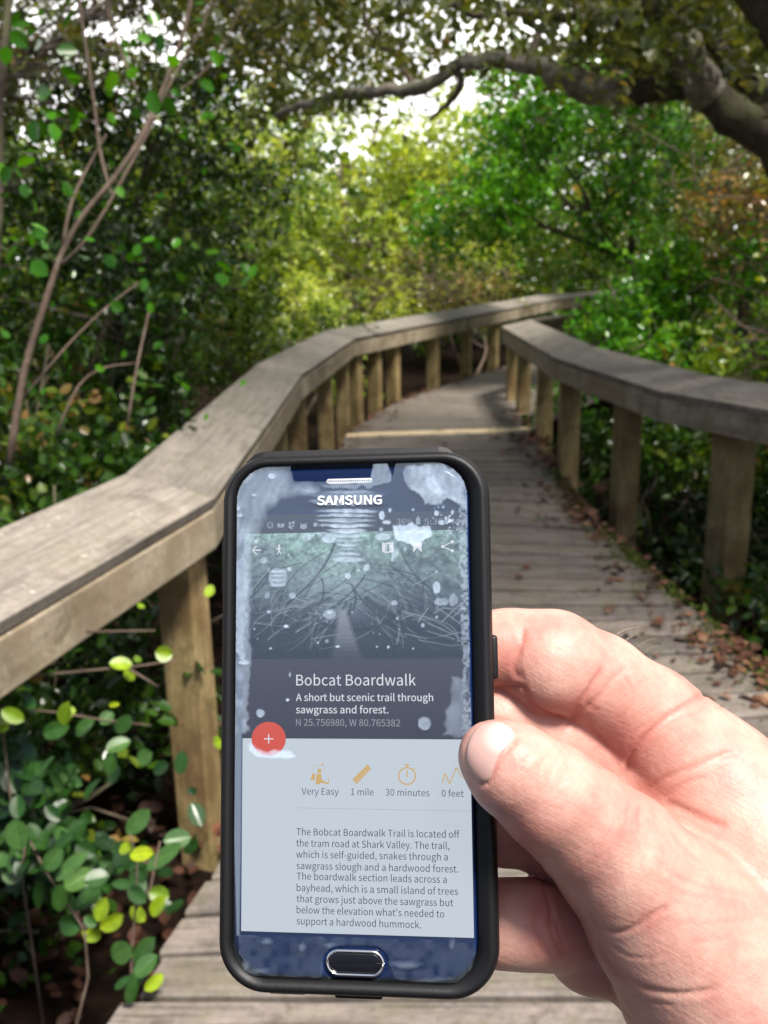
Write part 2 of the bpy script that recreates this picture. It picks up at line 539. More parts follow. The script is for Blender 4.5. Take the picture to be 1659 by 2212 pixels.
def leaves(P, D, Nrm, size, width=1.0):
    """P bases, D leaf directions, Nrm rough normals -> vertices and quads"""
    D = unit(D); S_ = unit(np.cross(D, Nrm)); U_ = np.cross(S_, D)
    T = LEAF6
    V = (P[:, None] + size[:, None, None] * (T[None, :, 0:1] * D[:, None] + width * T[None, :, 1:2] * S_[:, None] + T[None, :, 2:3] * U_[:, None]))
    n = len(P)
    F = (np.arange(n)[:, None, None] * 6 + LEAF6F[None]).reshape(-1, 4)
    return V.reshape(-1, 3), F

def sprigs(C0, D0, per, size, rs, length=0.26, droop=0.25, up=0.7, sj=0.3):
    """sprigs of leaves: centres C0, directions D0"""
    n = len(C0)
    t = (np.arange(per) + 0.5) / per
    P = C0[:, None] + D0[:, None] * (t[None, :, None] * length)
    P[..., 2] -= droop * (t ** 2)[None] * length
    P = P + rs.normal(0, 0.012, P.shape)
    perp = unit(np.cross(D0, rs.normal(0, 1, D0.shape)))[:, None] * np.where(np.arange(per) % 2, 1, -1)[None, :, None]
    D = 0.5 * D0[:, None] + perp + rs.normal(0, 0.35, P.shape)
    Nn = rs.normal(0, 0.55, P.shape); Nn[..., 2] += up
    sz = size * rs.uniform(1 - sj, 1 + sj, (n, per))
    tint = np.clip(rs.uniform(0, 1, (n, 1)) * 0.55 + rs.uniform(0, 1, (n, per)) * 0.45, 0, 1)
    V, F = leaves(P.reshape(-1, 3), D.reshape(-1, 3), Nn.reshape(-1, 3), sz.ravel())
    return V, F, np.repeat(tint.ravel(), 6)

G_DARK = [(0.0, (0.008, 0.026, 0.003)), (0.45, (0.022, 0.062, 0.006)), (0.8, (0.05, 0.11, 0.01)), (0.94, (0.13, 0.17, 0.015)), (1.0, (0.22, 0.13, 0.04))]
G_MID = [(0.0, (0.02, 0.06, 0.006)), (0.45, (0.07, 0.15, 0.012)), (0.8, (0.15, 0.24, 0.02)), (0.94, (0.27, 0.33, 0.035)), (1.0, (0.32, 0.18, 0.06))]
G_VIVID = [(0.0, (0.016, 0.07, 0.003)), (0.45, (0.05, 0.19, 0.006)), (0.85, (0.13, 0.32, 0.015)), (1.0, (0.30, 0.44, 0.04))]
G_YELL = [(0.0, (0.11, 0.18, 0.02)), (0.5, (0.27, 0.36, 0.06)), (0.85, (0.46, 0.52, 0.13)), (1.0, (0.6, 0.62, 0.25))]
G_OLIVE = [(0.0, (0.035, 0.05, 0.013)), (0.5, (0.10, 0.125, 0.03)), (0.8, (0.19, 0.21, 0.06)), (1.0, (0.28, 0.18, 0.09))]
G_BROWN = [(0.0, (0.07, 0.075, 0.018)), (0.4, (0.15, 0.19, 0.03)), (0.65, (0.24, 0.19, 0.06)), (1.0, (0.34, 0.17, 0.08))]
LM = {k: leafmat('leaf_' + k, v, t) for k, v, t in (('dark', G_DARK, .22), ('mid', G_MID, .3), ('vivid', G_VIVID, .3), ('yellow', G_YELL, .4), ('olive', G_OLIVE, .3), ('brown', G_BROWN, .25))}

def barkmat(name, a, b, c, moss=0.0, sc=1.0):
    m, n, p, o = new_mat(name)
    g = N(n, 'ShaderNodeNewGeometry')
    n1 = N(n, 'ShaderNodeTexNoise', i_Scale=18.0 * sc, i_Detail=6.0, i_Roughness=0.7)
    n.links.new(g.outputs['Position'], n1.inputs['Vector'])
    n2 = N(n, 'ShaderNodeTexNoise', i_Scale=5.0 * sc, i_Detail=3.0)
    n.links.new(g.outputs['Position'], n2.inputs['Vector'])
    r = ramp(n, n1.outputs[0], [(0.3, a), (0.55, b), (0.75, c)])
    col = r.outputs[0]
    if moss:
        rm = ramp(n, n2.outputs[0], [(0.45, (0, 0, 0)), (0.62, (moss, moss, moss))])
        col = mixc(n, rm.outputs[0], col, (0.10, 0.12, 0.03))
    n.links.new(col, p.inputs['Base Color']); p.inputs['Roughness'].default_value = 0.85
    b_ = N(n, 'ShaderNodeBump', i_Strength=0.8, i_Distance=0.01)
    n.links.new(n1.outputs[0], b_.inputs['Height']); n.links.new(b_.outputs[0], p.inputs['Normal'])
    return m
B_TWIG = barkmat('twig_bark', (0.06, 0.04, 0.028), (0.13, 0.09, 0.065), (0.20, 0.155, 0.12))
B_PALE = barkmat('pale_bark', (0.14, 0.11, 0.09), (0.26, 0.21, 0.18), (0.36, 0.31, 0.27))
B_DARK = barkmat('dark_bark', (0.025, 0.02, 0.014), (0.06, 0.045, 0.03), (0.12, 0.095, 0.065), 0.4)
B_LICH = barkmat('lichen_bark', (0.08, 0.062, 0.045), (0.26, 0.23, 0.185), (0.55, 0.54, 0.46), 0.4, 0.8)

def bend(a, b, rs, amt=0.15, n=6):
    a, b = np.array(a, float), np.array(b, float)
    t = np.linspace(0, 1, n)[:, None]
    L_ = np.linalg.norm(b - a)
    o1, o2 = rs.normal(0, amt * L_, 3), rs.normal(0, amt * L_ * 0.5, 3)
    return a * (1 - t) + b * t + o1 * np.sin(math.pi * t) * 0.5 + o2 * np.sin(2 * math.pi * t) * 0.5

def plant(name, label, cat, base, blobs, mat, bark, seed, dens=260, per=12, size=0.05, twigs=30, group=None, stem_r=0.025,
          crown='foliage', trunk='stem', hollow=0.35, up=0.7, length=0.26, trunk_pts=None, limbs=None):
    """blobs: (x, y, z, rx, ry, rz, weight). Sprigs fill each blob towards its outside."""
    rs = np.random.RandomState(seed)
    base = np.array(base, float)
    e = empty(name, tuple(base), label, cat, group)
    Vs, Fs, Ts = [], [], []; nv = 0
    ends = []
    for (x, y, z, rx, ry, rz, wgt) in blobs:
        vol = (rx * ry * rz) ** (2 / 3)
        n = max(4, int(dens * vol * wgt))
        # each blob is broken into smaller clumps so that gaps and depths show
        nk = max(5, int(9 * vol ** 0.5))
        kc = unit(rs.normal(0, 1, (nk, 3))) * rs.uniform(hollow, 0.92, (nk, 1)) ** 0.6
        which = rs.randint(0, nk, n)
        q = kc[which] + rs.normal(0, 0.20, (n, 3))
        Cc = np.array([x, y, z]) + q * np.array([rx, ry, rz])
        Cc = Cc[Cc[:, 2] > GROUND_Z + 0.05]
        D = unit(unit(q[:len(Cc)]) * 0.6 + rs.normal(0, 0.6, (len(Cc), 3)) + np.array([0, 0, 0.25]))
        V, F, T = sprigs(Cc, D, per, size, rs, length, up=up)
        # shift whole clumps in tone
        Vs.append(V); Fs.append(F + nv); nv += len(V)
        ct = rs.uniform(-0.18, 0.18, nk)[which][:len(Cc)]
        Ts.append(np.clip(T + np.repeat(ct, per * 6), 0, 1))
        ends.append((np.array([x, y, z]), np.array([rx, ry, rz]), kc, Cc))
    V = np.concatenate(Vs) - base; F = np.concatenate(Fs); T = np.concatenate(Ts)
    npmesh(crown, V, F, mat, e, False, {'tint': ('FLOAT', T)})
    mb = MB()
    for c, r, kc, Cc in ends:
        st = base.copy() if trunk_pts is None else np.array(trunk_pts[-1], float)
        st = st + rs.normal(0, 0.06, 3) * np.array([1, 1, 0])
        p = bend(st, c, rs, 0.10, 7)
        mb.tube(p, np.linspace(stem_r, stem_r * 0.5, 7), 6)
        for k in kc[:10]:
            s = p[rs.randint(3, 7)]
            mb.tube(bend(s, c + k * r, rs, 0.12, 5), np.linspace(stem_r * 0.45, stem_r * 0.15, 5), 5)
        for _ in range(int(twigs)):
            if len(Cc) < 2: break
            a = c + rs.normal(0, 0.5, 3) * r; b = Cc[rs.randint(len(Cc))]
            mb.tube(bend(a, b, rs, 0.12, 4), np.linspace(0.006, 0.0025, 4), 4)
    if trunk_pts is not None:
        tp = np.array(trunk_pts, float)
        mb.tube(tp, np.linspace(stem_r * 2.6, stem_r * 1.2, len(tp)), 8)
    mb.v = [tuple(np.array(v) - base) for v in mb.v]
    mb.build(trunk, bark, e, True)
    return e

def far_px(px, py, y):
    """world point on the sight line where its ground distance is y"""
    d = ray(px, py); return CP + d * (y / d[1])

def vegetation():
    G = GROUND_Z
    SH = 'shrubs along the boardwalk'
    # ---------------- left bank, from near to far
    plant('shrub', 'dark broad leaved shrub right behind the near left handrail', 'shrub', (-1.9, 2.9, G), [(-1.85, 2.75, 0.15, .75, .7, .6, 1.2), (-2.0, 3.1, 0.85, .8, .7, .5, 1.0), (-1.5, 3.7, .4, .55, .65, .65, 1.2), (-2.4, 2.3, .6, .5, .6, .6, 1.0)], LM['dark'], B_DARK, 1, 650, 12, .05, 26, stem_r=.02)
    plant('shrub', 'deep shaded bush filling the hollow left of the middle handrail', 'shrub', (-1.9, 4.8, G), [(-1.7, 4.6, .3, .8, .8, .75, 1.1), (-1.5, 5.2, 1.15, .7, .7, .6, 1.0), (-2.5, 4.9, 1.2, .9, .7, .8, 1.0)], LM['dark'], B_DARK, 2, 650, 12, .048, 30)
    plant('shrub', 'mid green bushy shrub at the left picture edge above the near rail', 'shrub', (-2.9, 3.6, G), [(-2.75, 3.6, 1.0, .7, .7, .6, 1.1), (-2.6, 4.2, 1.9, .8, .7, .6, .7)], LM['mid'], B_TWIG, 3, 500, 12, .05, 30)
    plant('shrub', 'tall leafy shrub with pale leaf edges behind the second left rail board', 'shrub', (-1.9, 6.4, G), [(-1.5, 6.3, .6, .8, .8, .8, 1.0), (-1.9, 6.8, 1.7, .95, .8, .8, 1.0), (-1.4, 7.1, 2.6, .8, .8, .6, .8)], LM['dark'], B_DARK, 4, 560, 12, .05, 34)
    plant('shrub', 'fresh green shrub with yellow tips beside the bend of the left handrail', 'shrub', (-1.3, 8.6, G), [(-1.2, 8.4, .5, .7, .7, .6, 1.0), (-.9, 9.6, .7, .8, .7, .5, 1.0), (-1.6, 9.0, 1.4, .9, .8, .7, .9)], LM['mid'], B_TWIG, 5, 480, 12, .05, 26)
    plant('shrub', 'low yellow green bush just past the bend above the left rail', 'shrub', (-1.1, 11.2, G), [(-1.1, 11.0, .5, 1.0, .8, .65, 1.0), (-.5, 13.0, .75, 1.0, .8, .65, 1.0)], LM['yellow'], B_TWIG, 6, 420, 12, .055, 22)
    plant('shrub', 'thin dry brown twiggy bush over the far left rail', 'shrub', (1.4, 14.5, G), [(.6, 14.0, 1.0, 1.4, .9, .8, .7), (1.6, 17.0, .9, 1.2, .9, .8, .9)], LM['brown'], B_TWIG, 7, 200, 12, .055, 90)
    # trees behind them
    TR = 'trees around the boardwalk'
    plant('tree', 'olive leaved twiggy tree in the upper left corner', 'tree', (-3.6, 5.6, G), [(-3.2, 5.4, 2.3, 1.0, .9, .9, .8), (-2.4, 6.2, 2.9, 1.1, 1.0, .8, .8), (-4.2, 6.4, 2.4, 1.2, 1.0, 1.1, .9), (-3.2, 5.2, 1.2, .9, .8, .6, .9), (-1.5, 6.6, 3.2, .9, .9, .5, .7)], LM['olive'], B_PALE, 8, 380, 12, .055, 230, crown='crown', trunk='trunk', trunk_pts=[(-3.6, 5.6, G), (-3.55, 5.6, .4), (-3.4, 5.7, 1.1)], stem_r=.03)
    plant('tree', 'dense dark green tree behind the tall left shrubs', 'tree', (-2.6, 9.2, G), [(-2.4, 9.2, 2.0, 1.3, 1.0, 1.2, 1.0), (-3.6, 8.8, 2.4, 1.2, 1.0, 1.3, .9), (-1.5, 10.2, 2.7, 1.2, 1.0, .9, .7)], LM['mid'], B_DARK, 9, 380, 12, .06, 40, crown='crown', trunk='trunk', trunk_pts=[(-2.6, 9.2, G), (-2.6, 9.2, .4), (-2.5, 9.2, 1.3)], stem_r=.035)
    plant('tree', 'sunlit pale yellow green tree far down the middle of the view', 'tree', (-.6, 17, G), [(-.6, 17, 3.0, 2.2, 1.3, 1.2, 1.0), (1.2, 17.5, 3.1, 1.6, 1.2, 1.0, 1.0), (-2.4, 16, 2.6, 1.6, 1.2, 1.2, 1.0), (0.3, 16.5, 1.5, 2.0, 1.2, 1.0, 1.0)], LM['yellow'], B_TWIG, 10, 240, 12, .085, 26, crown='crown', trunk='trunk', trunk_pts=[(-.6, 17, G), (-.6, 17, .6), (-.5, 17, 1.8)], stem_r=.045, length=.4)
    plant('tree', 'vivid green rounded tree standing over the bend of the boardwalk', 'tree', (3.15, 10.4, G), [(2.1, 10.3, 2.2, 1.15, 1.0, 1.0, 1.2), (1.1, 11.0, 2.0, .8, .8, .7, 1.0), (2.9, 10.8, 2.9, 1.0, .9, .7, .9), (1.7, 11.4, 3.2, .9, .8, .6, .8)], LM['vivid'], B_DARK, 11, 430, 12, .06, 26, crown='crown', trunk='trunk', trunk_pts=[(3.15, 10.4, G), (3.1, 10.4, .5), (2.7, 10.4, 1.4)], stem_r=.035)
    plant('shrub', 'light green shrub below the vivid tree at the far rail end', 'shrub', (2.6, 17.4, G), [(2.3, 17.2, 1.2, 1.4, 1.0, 1.0, 1.0), (4.0, 17.6, 1.4, 1.5, 1.0, 1.2, 1.0), (5.6, 15.8, 1.3, 1.3, 1.0, 1.2, 1.0)], LM['mid'], B_TWIG, 12, 420, 12, .06, 24)
    # ---------------- right bank
    plant('shrub', 'bright green leafy bush hiding the far end of the right handrail', 'shrub', (2.6, 8.6, G), [(2.5, 9.0, .85, .7, .6, .45, 1.3), (3.0, 8.4, .9, .8, .7, .6, 1.2), (2.1, 7.9, .25, .55, .6, .5, .9)], LM['vivid'], B_TWIG, 13, 480, 12, .06, 18)
    plant('shrub', 'yellowish green bush above the middle of the right handrail', 'shrub', (3.1, 6.6, G), [(2.95, 6.4, .75, .75, .7, .6, 1.1), (3.7, 6.4, 1.1, .9, .7, .7, 1.0), (2.6, 5.8, .1, .6, .6, .45, .8)], LM['mid'], B_TWIG, 14, 460, 12, .058, 40)
    plant('shrub', 'brown and green vine tangle with hanging dry stems at right', 'shrub', (4.0, 8.4, G), [(3.6, 8.4, 2.1, 1.0, .9, .9, .9), (4.6, 8.0, 1.8, 1.0, .9, 1.0, .9), (3.7, 7.6, 1.4, .8, .7, .7, .9)], LM['brown'], B_TWIG, 15, 380, 12, .055, 190, stem_r=.022)
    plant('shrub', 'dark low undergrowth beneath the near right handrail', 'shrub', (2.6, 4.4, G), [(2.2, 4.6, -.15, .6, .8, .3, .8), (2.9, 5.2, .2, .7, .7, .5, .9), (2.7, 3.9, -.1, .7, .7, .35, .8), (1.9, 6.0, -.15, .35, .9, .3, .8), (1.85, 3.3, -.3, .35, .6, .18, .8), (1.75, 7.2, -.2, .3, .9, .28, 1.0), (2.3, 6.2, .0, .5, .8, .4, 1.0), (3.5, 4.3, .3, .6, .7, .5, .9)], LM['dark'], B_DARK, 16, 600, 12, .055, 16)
    plant('shrub', 'dull green bush at the right picture edge behind the top rail', 'shrub', (3.9, 5.4, G), [(3.4, 5.0, .75, .7, .6, .5, .9), (3.9, 5.6, 1.3, .8, .7, .6, .8)], LM['olive'], B_TWIG, 17, 440, 12, .055, 70)
    plant('tree', 'olive brown crowned tree in the upper right corner', 'tree', (5.0, 9.8, G), [(4.6, 9.4, 3.3, 1.4, 1.1, .9, .9), (3.4, 9.8, 3.6, 1.2, 1.0, .7, .8), (5.4, 9.0, 2.6, 1.1, 1.0, 1.1, .9)], LM['olive'], B_TWIG, 18, 330, 12, .06, 90, crown='crown', trunk='trunk', trunk_pts=[(5.0, 9.8, G), (5.0, 9.8, .8), (4.9, 9.7, 2.0)], stem_r=.04)
    plant('tree', 'broad green tree closing the view behind the right handrail', 'tree', (5.2, 13.5, G), [(4.6, 13, 2.4, 1.8, 1.2, 1.5, 1.0), (6.6, 12.5, 2.6, 1.7, 1.2, 1.6, 1.0), (3.6, 14.5, 3.2, 1.6, 1.2, 1.2, 1.0)], LM['mid'], B_DARK, 19, 250, 12, .08, 30, crown='crown', trunk='trunk', trunk_pts=[(5.2, 13.5, G), (5.2, 13.5, .6), (5.1, 13.4, 1.8)], stem_r=.045, length=.36)
    # ---------------- far woods as one mass
    rs = np.random.RandomState(90)
    n = 15000
    ang = rs.uniform(-1.05, 1.05, n); dist = rs.uniform(19, 27, n)
    hgt = rs.uniform(G, 1, n) + rs.uniform(0, 1, n) ** 1.2 * (4.4 + 0.8 * np.sin(ang * 7) - 1.6 * np.exp(-((ang - 0.04) / .16) ** 2))
    Cc = np.stack([dist * np.sin(ang), dist * np.cos(ang), hgt], 1)
    V, F, T = sprigs(Cc, unit(rs.normal(0, 1, (n, 3))), 7, 0.2, rs, .7)
    tag(npmesh('distant_woods', V, F, LM['mid'], None, False, {'tint': ('FLOAT', T)}), kind='stuff', label='mass of distant woods closing the view', cat='woods')
    # ---------------- overhead: leaning tree with the long limb
    e = empty('leaning_tree', (2.75, 4.5, G), 'old lichen covered tree leaning over the walk, its long crooked limb crossing the top', 'tree')
    L0 = np.array([2.75, 4.5, G])
    def limb(pts, nm, mat, sides=10, jit=0.0, seed=0):
        r = np.random.RandomState(seed)
        P = []; Rr = []
        for i in range(len(pts) - 1):
            a, b = pts[i], pts[i + 1]
            pa, pb = deep(*a[:3]), deep(*b[:3])
            for t in np.linspace(0, 1, 5)[:-1]:
                P.append(pa * (1 - t) + pb * t); Rr.append((a[3] * (1 - t) + b[3] * t) * ((a[2] * (1 - t) + b[2] * t) / FPX))
        P.append(deep(*pts[-1][:3])); Rr.append(pts[-1][3] * pts[-1][2] / FPX)
        P = np.array(P)
        for _ in range(2): P[1:-1] = P[1:-1] * 0.5 + 0.25 * (P[:-2] + P[2:])
        P[1:-1] += r.normal(0, jit, P[1:-1].shape)
        Rr = np.array(Rr) * (1 + r.uniform(-.12, .12, len(P)))
        mb = MB(); mb.tube(P - L0, Rr, sides); return mb.build(nm, mat, e, True)
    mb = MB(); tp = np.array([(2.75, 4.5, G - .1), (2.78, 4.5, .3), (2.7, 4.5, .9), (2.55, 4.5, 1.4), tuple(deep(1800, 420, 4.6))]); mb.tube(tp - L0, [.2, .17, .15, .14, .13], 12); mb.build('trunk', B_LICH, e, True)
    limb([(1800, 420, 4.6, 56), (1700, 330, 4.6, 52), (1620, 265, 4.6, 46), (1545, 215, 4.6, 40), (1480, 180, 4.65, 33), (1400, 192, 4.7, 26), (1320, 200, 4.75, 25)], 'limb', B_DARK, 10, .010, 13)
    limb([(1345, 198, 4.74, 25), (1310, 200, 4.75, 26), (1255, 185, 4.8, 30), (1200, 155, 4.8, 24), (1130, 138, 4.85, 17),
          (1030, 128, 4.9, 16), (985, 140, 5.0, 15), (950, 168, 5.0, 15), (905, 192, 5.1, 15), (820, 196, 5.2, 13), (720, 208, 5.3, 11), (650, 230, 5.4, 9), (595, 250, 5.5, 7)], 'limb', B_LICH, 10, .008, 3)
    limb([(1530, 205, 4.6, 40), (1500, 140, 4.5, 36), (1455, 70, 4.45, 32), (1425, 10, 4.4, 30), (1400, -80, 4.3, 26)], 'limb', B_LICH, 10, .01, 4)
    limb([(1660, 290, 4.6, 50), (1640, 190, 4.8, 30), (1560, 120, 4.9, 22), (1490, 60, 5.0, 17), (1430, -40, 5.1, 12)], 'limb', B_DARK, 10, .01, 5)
    limb([(985, 140, 5.0, 11), (1000, 190, 5.0, 8), (960, 230, 5.1, 6), (930, 260, 5.1, 4)], 'limb', B_TWIG, 6, .005, 6)
    limb([(1130, 138, 4.85, 10), (1165, 80, 4.9, 8), (1150, 20, 4.9, 7), (1190, -40, 5, 6)], 'limb', B_DARK, 6, .01, 7)
    limb([(905, 192, 5.1, 9), (850, 120, 5.3, 7), (800, 70, 5.3, 5), (770, -20, 5.4, 4)], 'limb', B_TWIG, 6, .01, 8)
    limb([(1455, 70, 4.45, 18), (1300, 30, 4.6, 13), (1150, 35, 4.7, 10), (980, 10, 4.8, 7)], 'limb', B_DARK, 7, .012, 9)
    # crown of the leaning tree: sparse over the sky gap, thick at the right
    rs = np.random.RandomState(77)
    cs = []
    for (px, py, dd, sx, sy, sd, n) in ((1400, 60, 5.2, 110, 60, .6, 260), (1560, 60, 5.4, 110, 70, .6, 240), (1050, 15, 6.2, 180, 40, .9, 55), (1260, -60, 5.6, 220, 50, 1.0, 300), (820, 30, 6.4, 130, 70, .9, 90),
                                        (650, 60, 6.8, 120, 90, .9, 330), (900, -110, 6.0, 300, 50, 1.0, 160), (520, -20, 6.2, 130, 80, 1.0, 300), (1120, 120, 6.6, 120, 20, .6, 40), (760, 160, 7.0, 100, 40, .8, 50)):
        for _ in range(n):
            cs.append(deep(px + rs.normal() * sx, py + rs.normal() * sy, max(3.6, dd + rs.normal() * sd)))
    # unseen leaves added to shade the left bank, mid walk and right undergrowth
    for (x, y, z, rx, ry, n) in ((-.6, 3.3, 5.6, 1.3, 1.1, 620), (.6, 3.0, 6.0, 1.1, .9, 260), (2.5, 2.0, 5.8, 1.2, .9, 800), (3.3, 3.1, 2.5, .9, .9, 420), (4.1, 4.3, 2.7, .9, 1.0, 420), (3.4, 3.6, 3.1, .9, .9, 300), (-1.9, 4.0, 5.4, 1.1, 1.3, 560), (.2, 4.6, 5.8, 1.4, .9, 380), (-1.2, 5.8, 6.0, 1.4, 1.0, 420), (2.9, 3.9, 5.6, .9, 1.0, 380)):
        for _ in range(n): cs.append(np.array([x + rs.normal() * rx * .6, y + rs.normal() * ry * .6, z + rs.normal() * .35]))
    cs = np.array(cs)
    V, F, T = sprigs(cs, unit(rs.normal(0, 1, cs.shape)), 11, .055, rs, .26)
    npmesh('crown', V - L0, F, LM['olive'], e, False, {'tint': ('FLOAT', T)})  # the seen crown and the added shading leaves in one mesh
    mb = MB()
    for k in range(150):
        a = cs[rs.randint(len(cs))]; b = a + rs.normal(0, .35, 3); mb.tube(bend(a, b, rs, .1, 4) - L0, np.linspace(.007, .003, 4), 4)
    mb.build('twigs', B_DARK, e, True)['kind'] = 'stuff'
    mb = MB()
    for q in ((2.5, 2.6, 5.6), (-.4, 3.4, 5.5), (-1.6, 4.4, 5.3), (.2, 4.8, 5.7)): mb.tube(bend((2.5, 4.5, 1.5), q, rs, .08, 8) - L0, np.linspace(.09, .025, 8), 8)  # limbs added out of view to carry the shading leaves
    mb.build('added_upper_limbs', B_DARK, e, True)['kind'] = 'stuff'
    # ---------------- pale branching sapling at left
    e2p = deep(40, 860, 3.0); base = np.array([e2p[0], e2p[1], G])
    e = empty('sapling', tuple(base), 'slender pale barked sapling with long slanting branches at left', 'tree')
    mb = MB()
    def br(pts, mb=mb):
        P = np.array([deep(x, y, d) for x, y, d, r in pts]); R = [0.6 * r * d / FPX for x, y, d, r in pts]
        PP = []; RR = []
        for i in range(len(P) - 1):
            for t in (0, .33, .66): PP.append(P[i] * (1 - t) + P[i + 1] * t); RR.append(R[i] * (1 - t) + R[i + 1] * t)
        PP.append(P[-1]); RR.append(R[-1]); PP = np.array(PP)
        for _ in range(2): PP[1:-1] = PP[1:-1] * .5 + .25 * (PP[:-2] + PP[2:])
        mb.tube(PP - base, RR, 6)
    br([(20, 1000, 3.0, 15), (50, 800, 3.0, 14), (85, 690, 3.0, 13), (115, 600, 3.0, 12), (135, 540, 3.0, 11), (180, 460, 3.0, 10), (240, 395, 3.0, 10), (300, 310, 3.05, 10), (345, 210, 3.1, 9), (385, 110, 3.1, 9), (410, 20, 3.1, 8), (425, -60, 3.1, 8)])
    br([(128, 575, 3.0, 7), (180, 530, 2.95, 6), (230, 450, 2.95, 6), (280, 360, 3.0, 6), (330, 270, 3.0, 5), (370, 170, 3.0, 5), (440, 60, 3.1, 4), (470, -40, 3.1, 4)])
    br([(135, 540, 3.0, 7), (150, 440, 3.0, 6), (190, 360, 3.1, 5), (230, 290, 3.1, 4)])
    br([(240, 420, 3.1, 6), (215, 330, 3.2, 6), (205, 230, 3.2, 6), (185, 100, 3.2, 6), (165, -40, 3.2, 6)])
    br([(300, 210, 3.1, 4), (270, 130, 3.1, 4), (240, 60, 3.2, 4), (225, -20, 3.2, 3)])
    br([(330, 230, 3.3, 4), (400, 190, 3.3, 4), (480, 120, 3.4, 4), (520, 10, 3.4, 3)])
    mb.build('trunk', B_TWIG, e, True)
    def stick(label, pts, mat, cat='branch', name='bare_branch'):
        mb_ = MB(); br(pts, mb_); mb_.v = [tuple(np.array(v) + base) for v in mb_.v]
        q = mb_.v[0]; tag(mb_.build(name, mat, None, True, loc=q), label, cat)
    stick('bare grey stick slanting up to the right under the sapling', [(50, 860, 2.7, 4), (140, 750, 2.7, 4), (220, 670, 2.8, 3), (300, 610, 2.9, 3)], B_TWIG)
    stick('arched bare stick bending over low beside the left rail', [(120, 940, 2.7, 4), (170, 820, 2.7, 4), (230, 790, 2.8, 3), (290, 785, 2.9, 3)], B_TWIG)
    stick('short reddish upright stick in the dark left thicket', [(275, 920, 3.2, 5), (295, 790, 3.2, 5), (325, 660, 3.3, 4)], B_TWIG)
    stick('dark trunk of a tree cut by the upper left picture edge', [(-25, 900, 2.9, 18), (-12, 560, 2.9, 18), (2, 400, 2.9, 18), (-5, 250, 2.85, 18), (8, 120, 2.8, 16), (25, -60, 2.8, 13)], B_DARK, 'tree', 'slim_tree')
    # big soft leaves on it
    rs = np.random.RandomState(15); cs = []
    for (px, py, dd, n, s) in ((130, 250, 2.7, 9, 45), (240, 170, 2.8, 6, 40), (60, 330, 2.7, 8, 50), (330, 110, 2.9, 6, 50), (350, 560, 3.2, 5, 35), (480, 555, 3.4, 7, 30), (60, 60, 2.9, 8, 60), (230, 600, 3.0, 8, 60), (40, 520, 2.8, 8, 40), (420, 200, 3.4, 8, 60)):
        for _ in range(n): cs.append(deep(px + rs.normal() * s, py + rs.normal() * s, dd + rs.normal() * .2))
    for _ in range(110): cs.append(deep(rs.uniform(-40, 520), rs.uniform(-60, 900), rs.uniform(2.6, 4.2)))
    cs = np.array(cs); D = unit(rs.normal(0, 1, cs.shape) + np.array([0, 0, -.5])); Nn = rs.normal(0, .8, cs.shape) + np.array([.1, -.4, .6])
    V, F = leaves(cs, D, Nn, np.concatenate([rs.uniform(.04, .075, len(cs) - 110), rs.uniform(.028, .045, 110)]), 1.1)
    npmesh('foliage', V - base, F, LM['vivid'], e, False, {'tint': ('FLOAT', np.repeat(rs.uniform(0, .62, len(cs)), 6))})

# ---- near left: cocoplum twigs with round glossy leaves
def roundleaf_mesh(mb_list, P, D, Nn, L_, W_, tint, curl=0.15):
    nu, nv_ = 9, 6
    u = np.linspace(0, 1, nu); v = np.linspace(-1, 1, nv_ + 1)
    D = D / np.linalg.norm(D); S_ = np.cross(D, Nn); S_ /= np.linalg.norm(S_); Un = np.cross(S_, D)
    wprof = np.power(np.clip(np.sin(np.pi * np.clip(u, 0, 1) ** 0.85), 0, 1), 0.55) * (0.75 + 0.35 * u)
    wprof[0] = 0.03; wprof[-1] = 0.05
    Vv = []; gc = []
    for i in range(nu):
        for j in range(nv_ + 1):
            w_ = wprof[i] * v[j] * W_ / 2
            h = curl * W_ * (abs(v[j]) ** 1.5) * 0.6 * wprof[i] - curl * L_ * 0.5 * u[i] ** 2 - 0.02 * W_ * (1 if j == nv_ // 2 else 0)
            Vv.append(P + D * u[i] * L_ + S_ * w_ + Un * h); gc.append((tint, abs(v[j]), u[i]))
    F = [(i * (nv_ + 1) + j, (i + 1) * (nv_ + 1) + j, (i + 1) * (nv_ + 1) + j + 1, i * (nv_ + 1) + j + 1) for i in range(nu - 1) for j in range(nv_)]
    mb_list.add(Vv, F, gc)

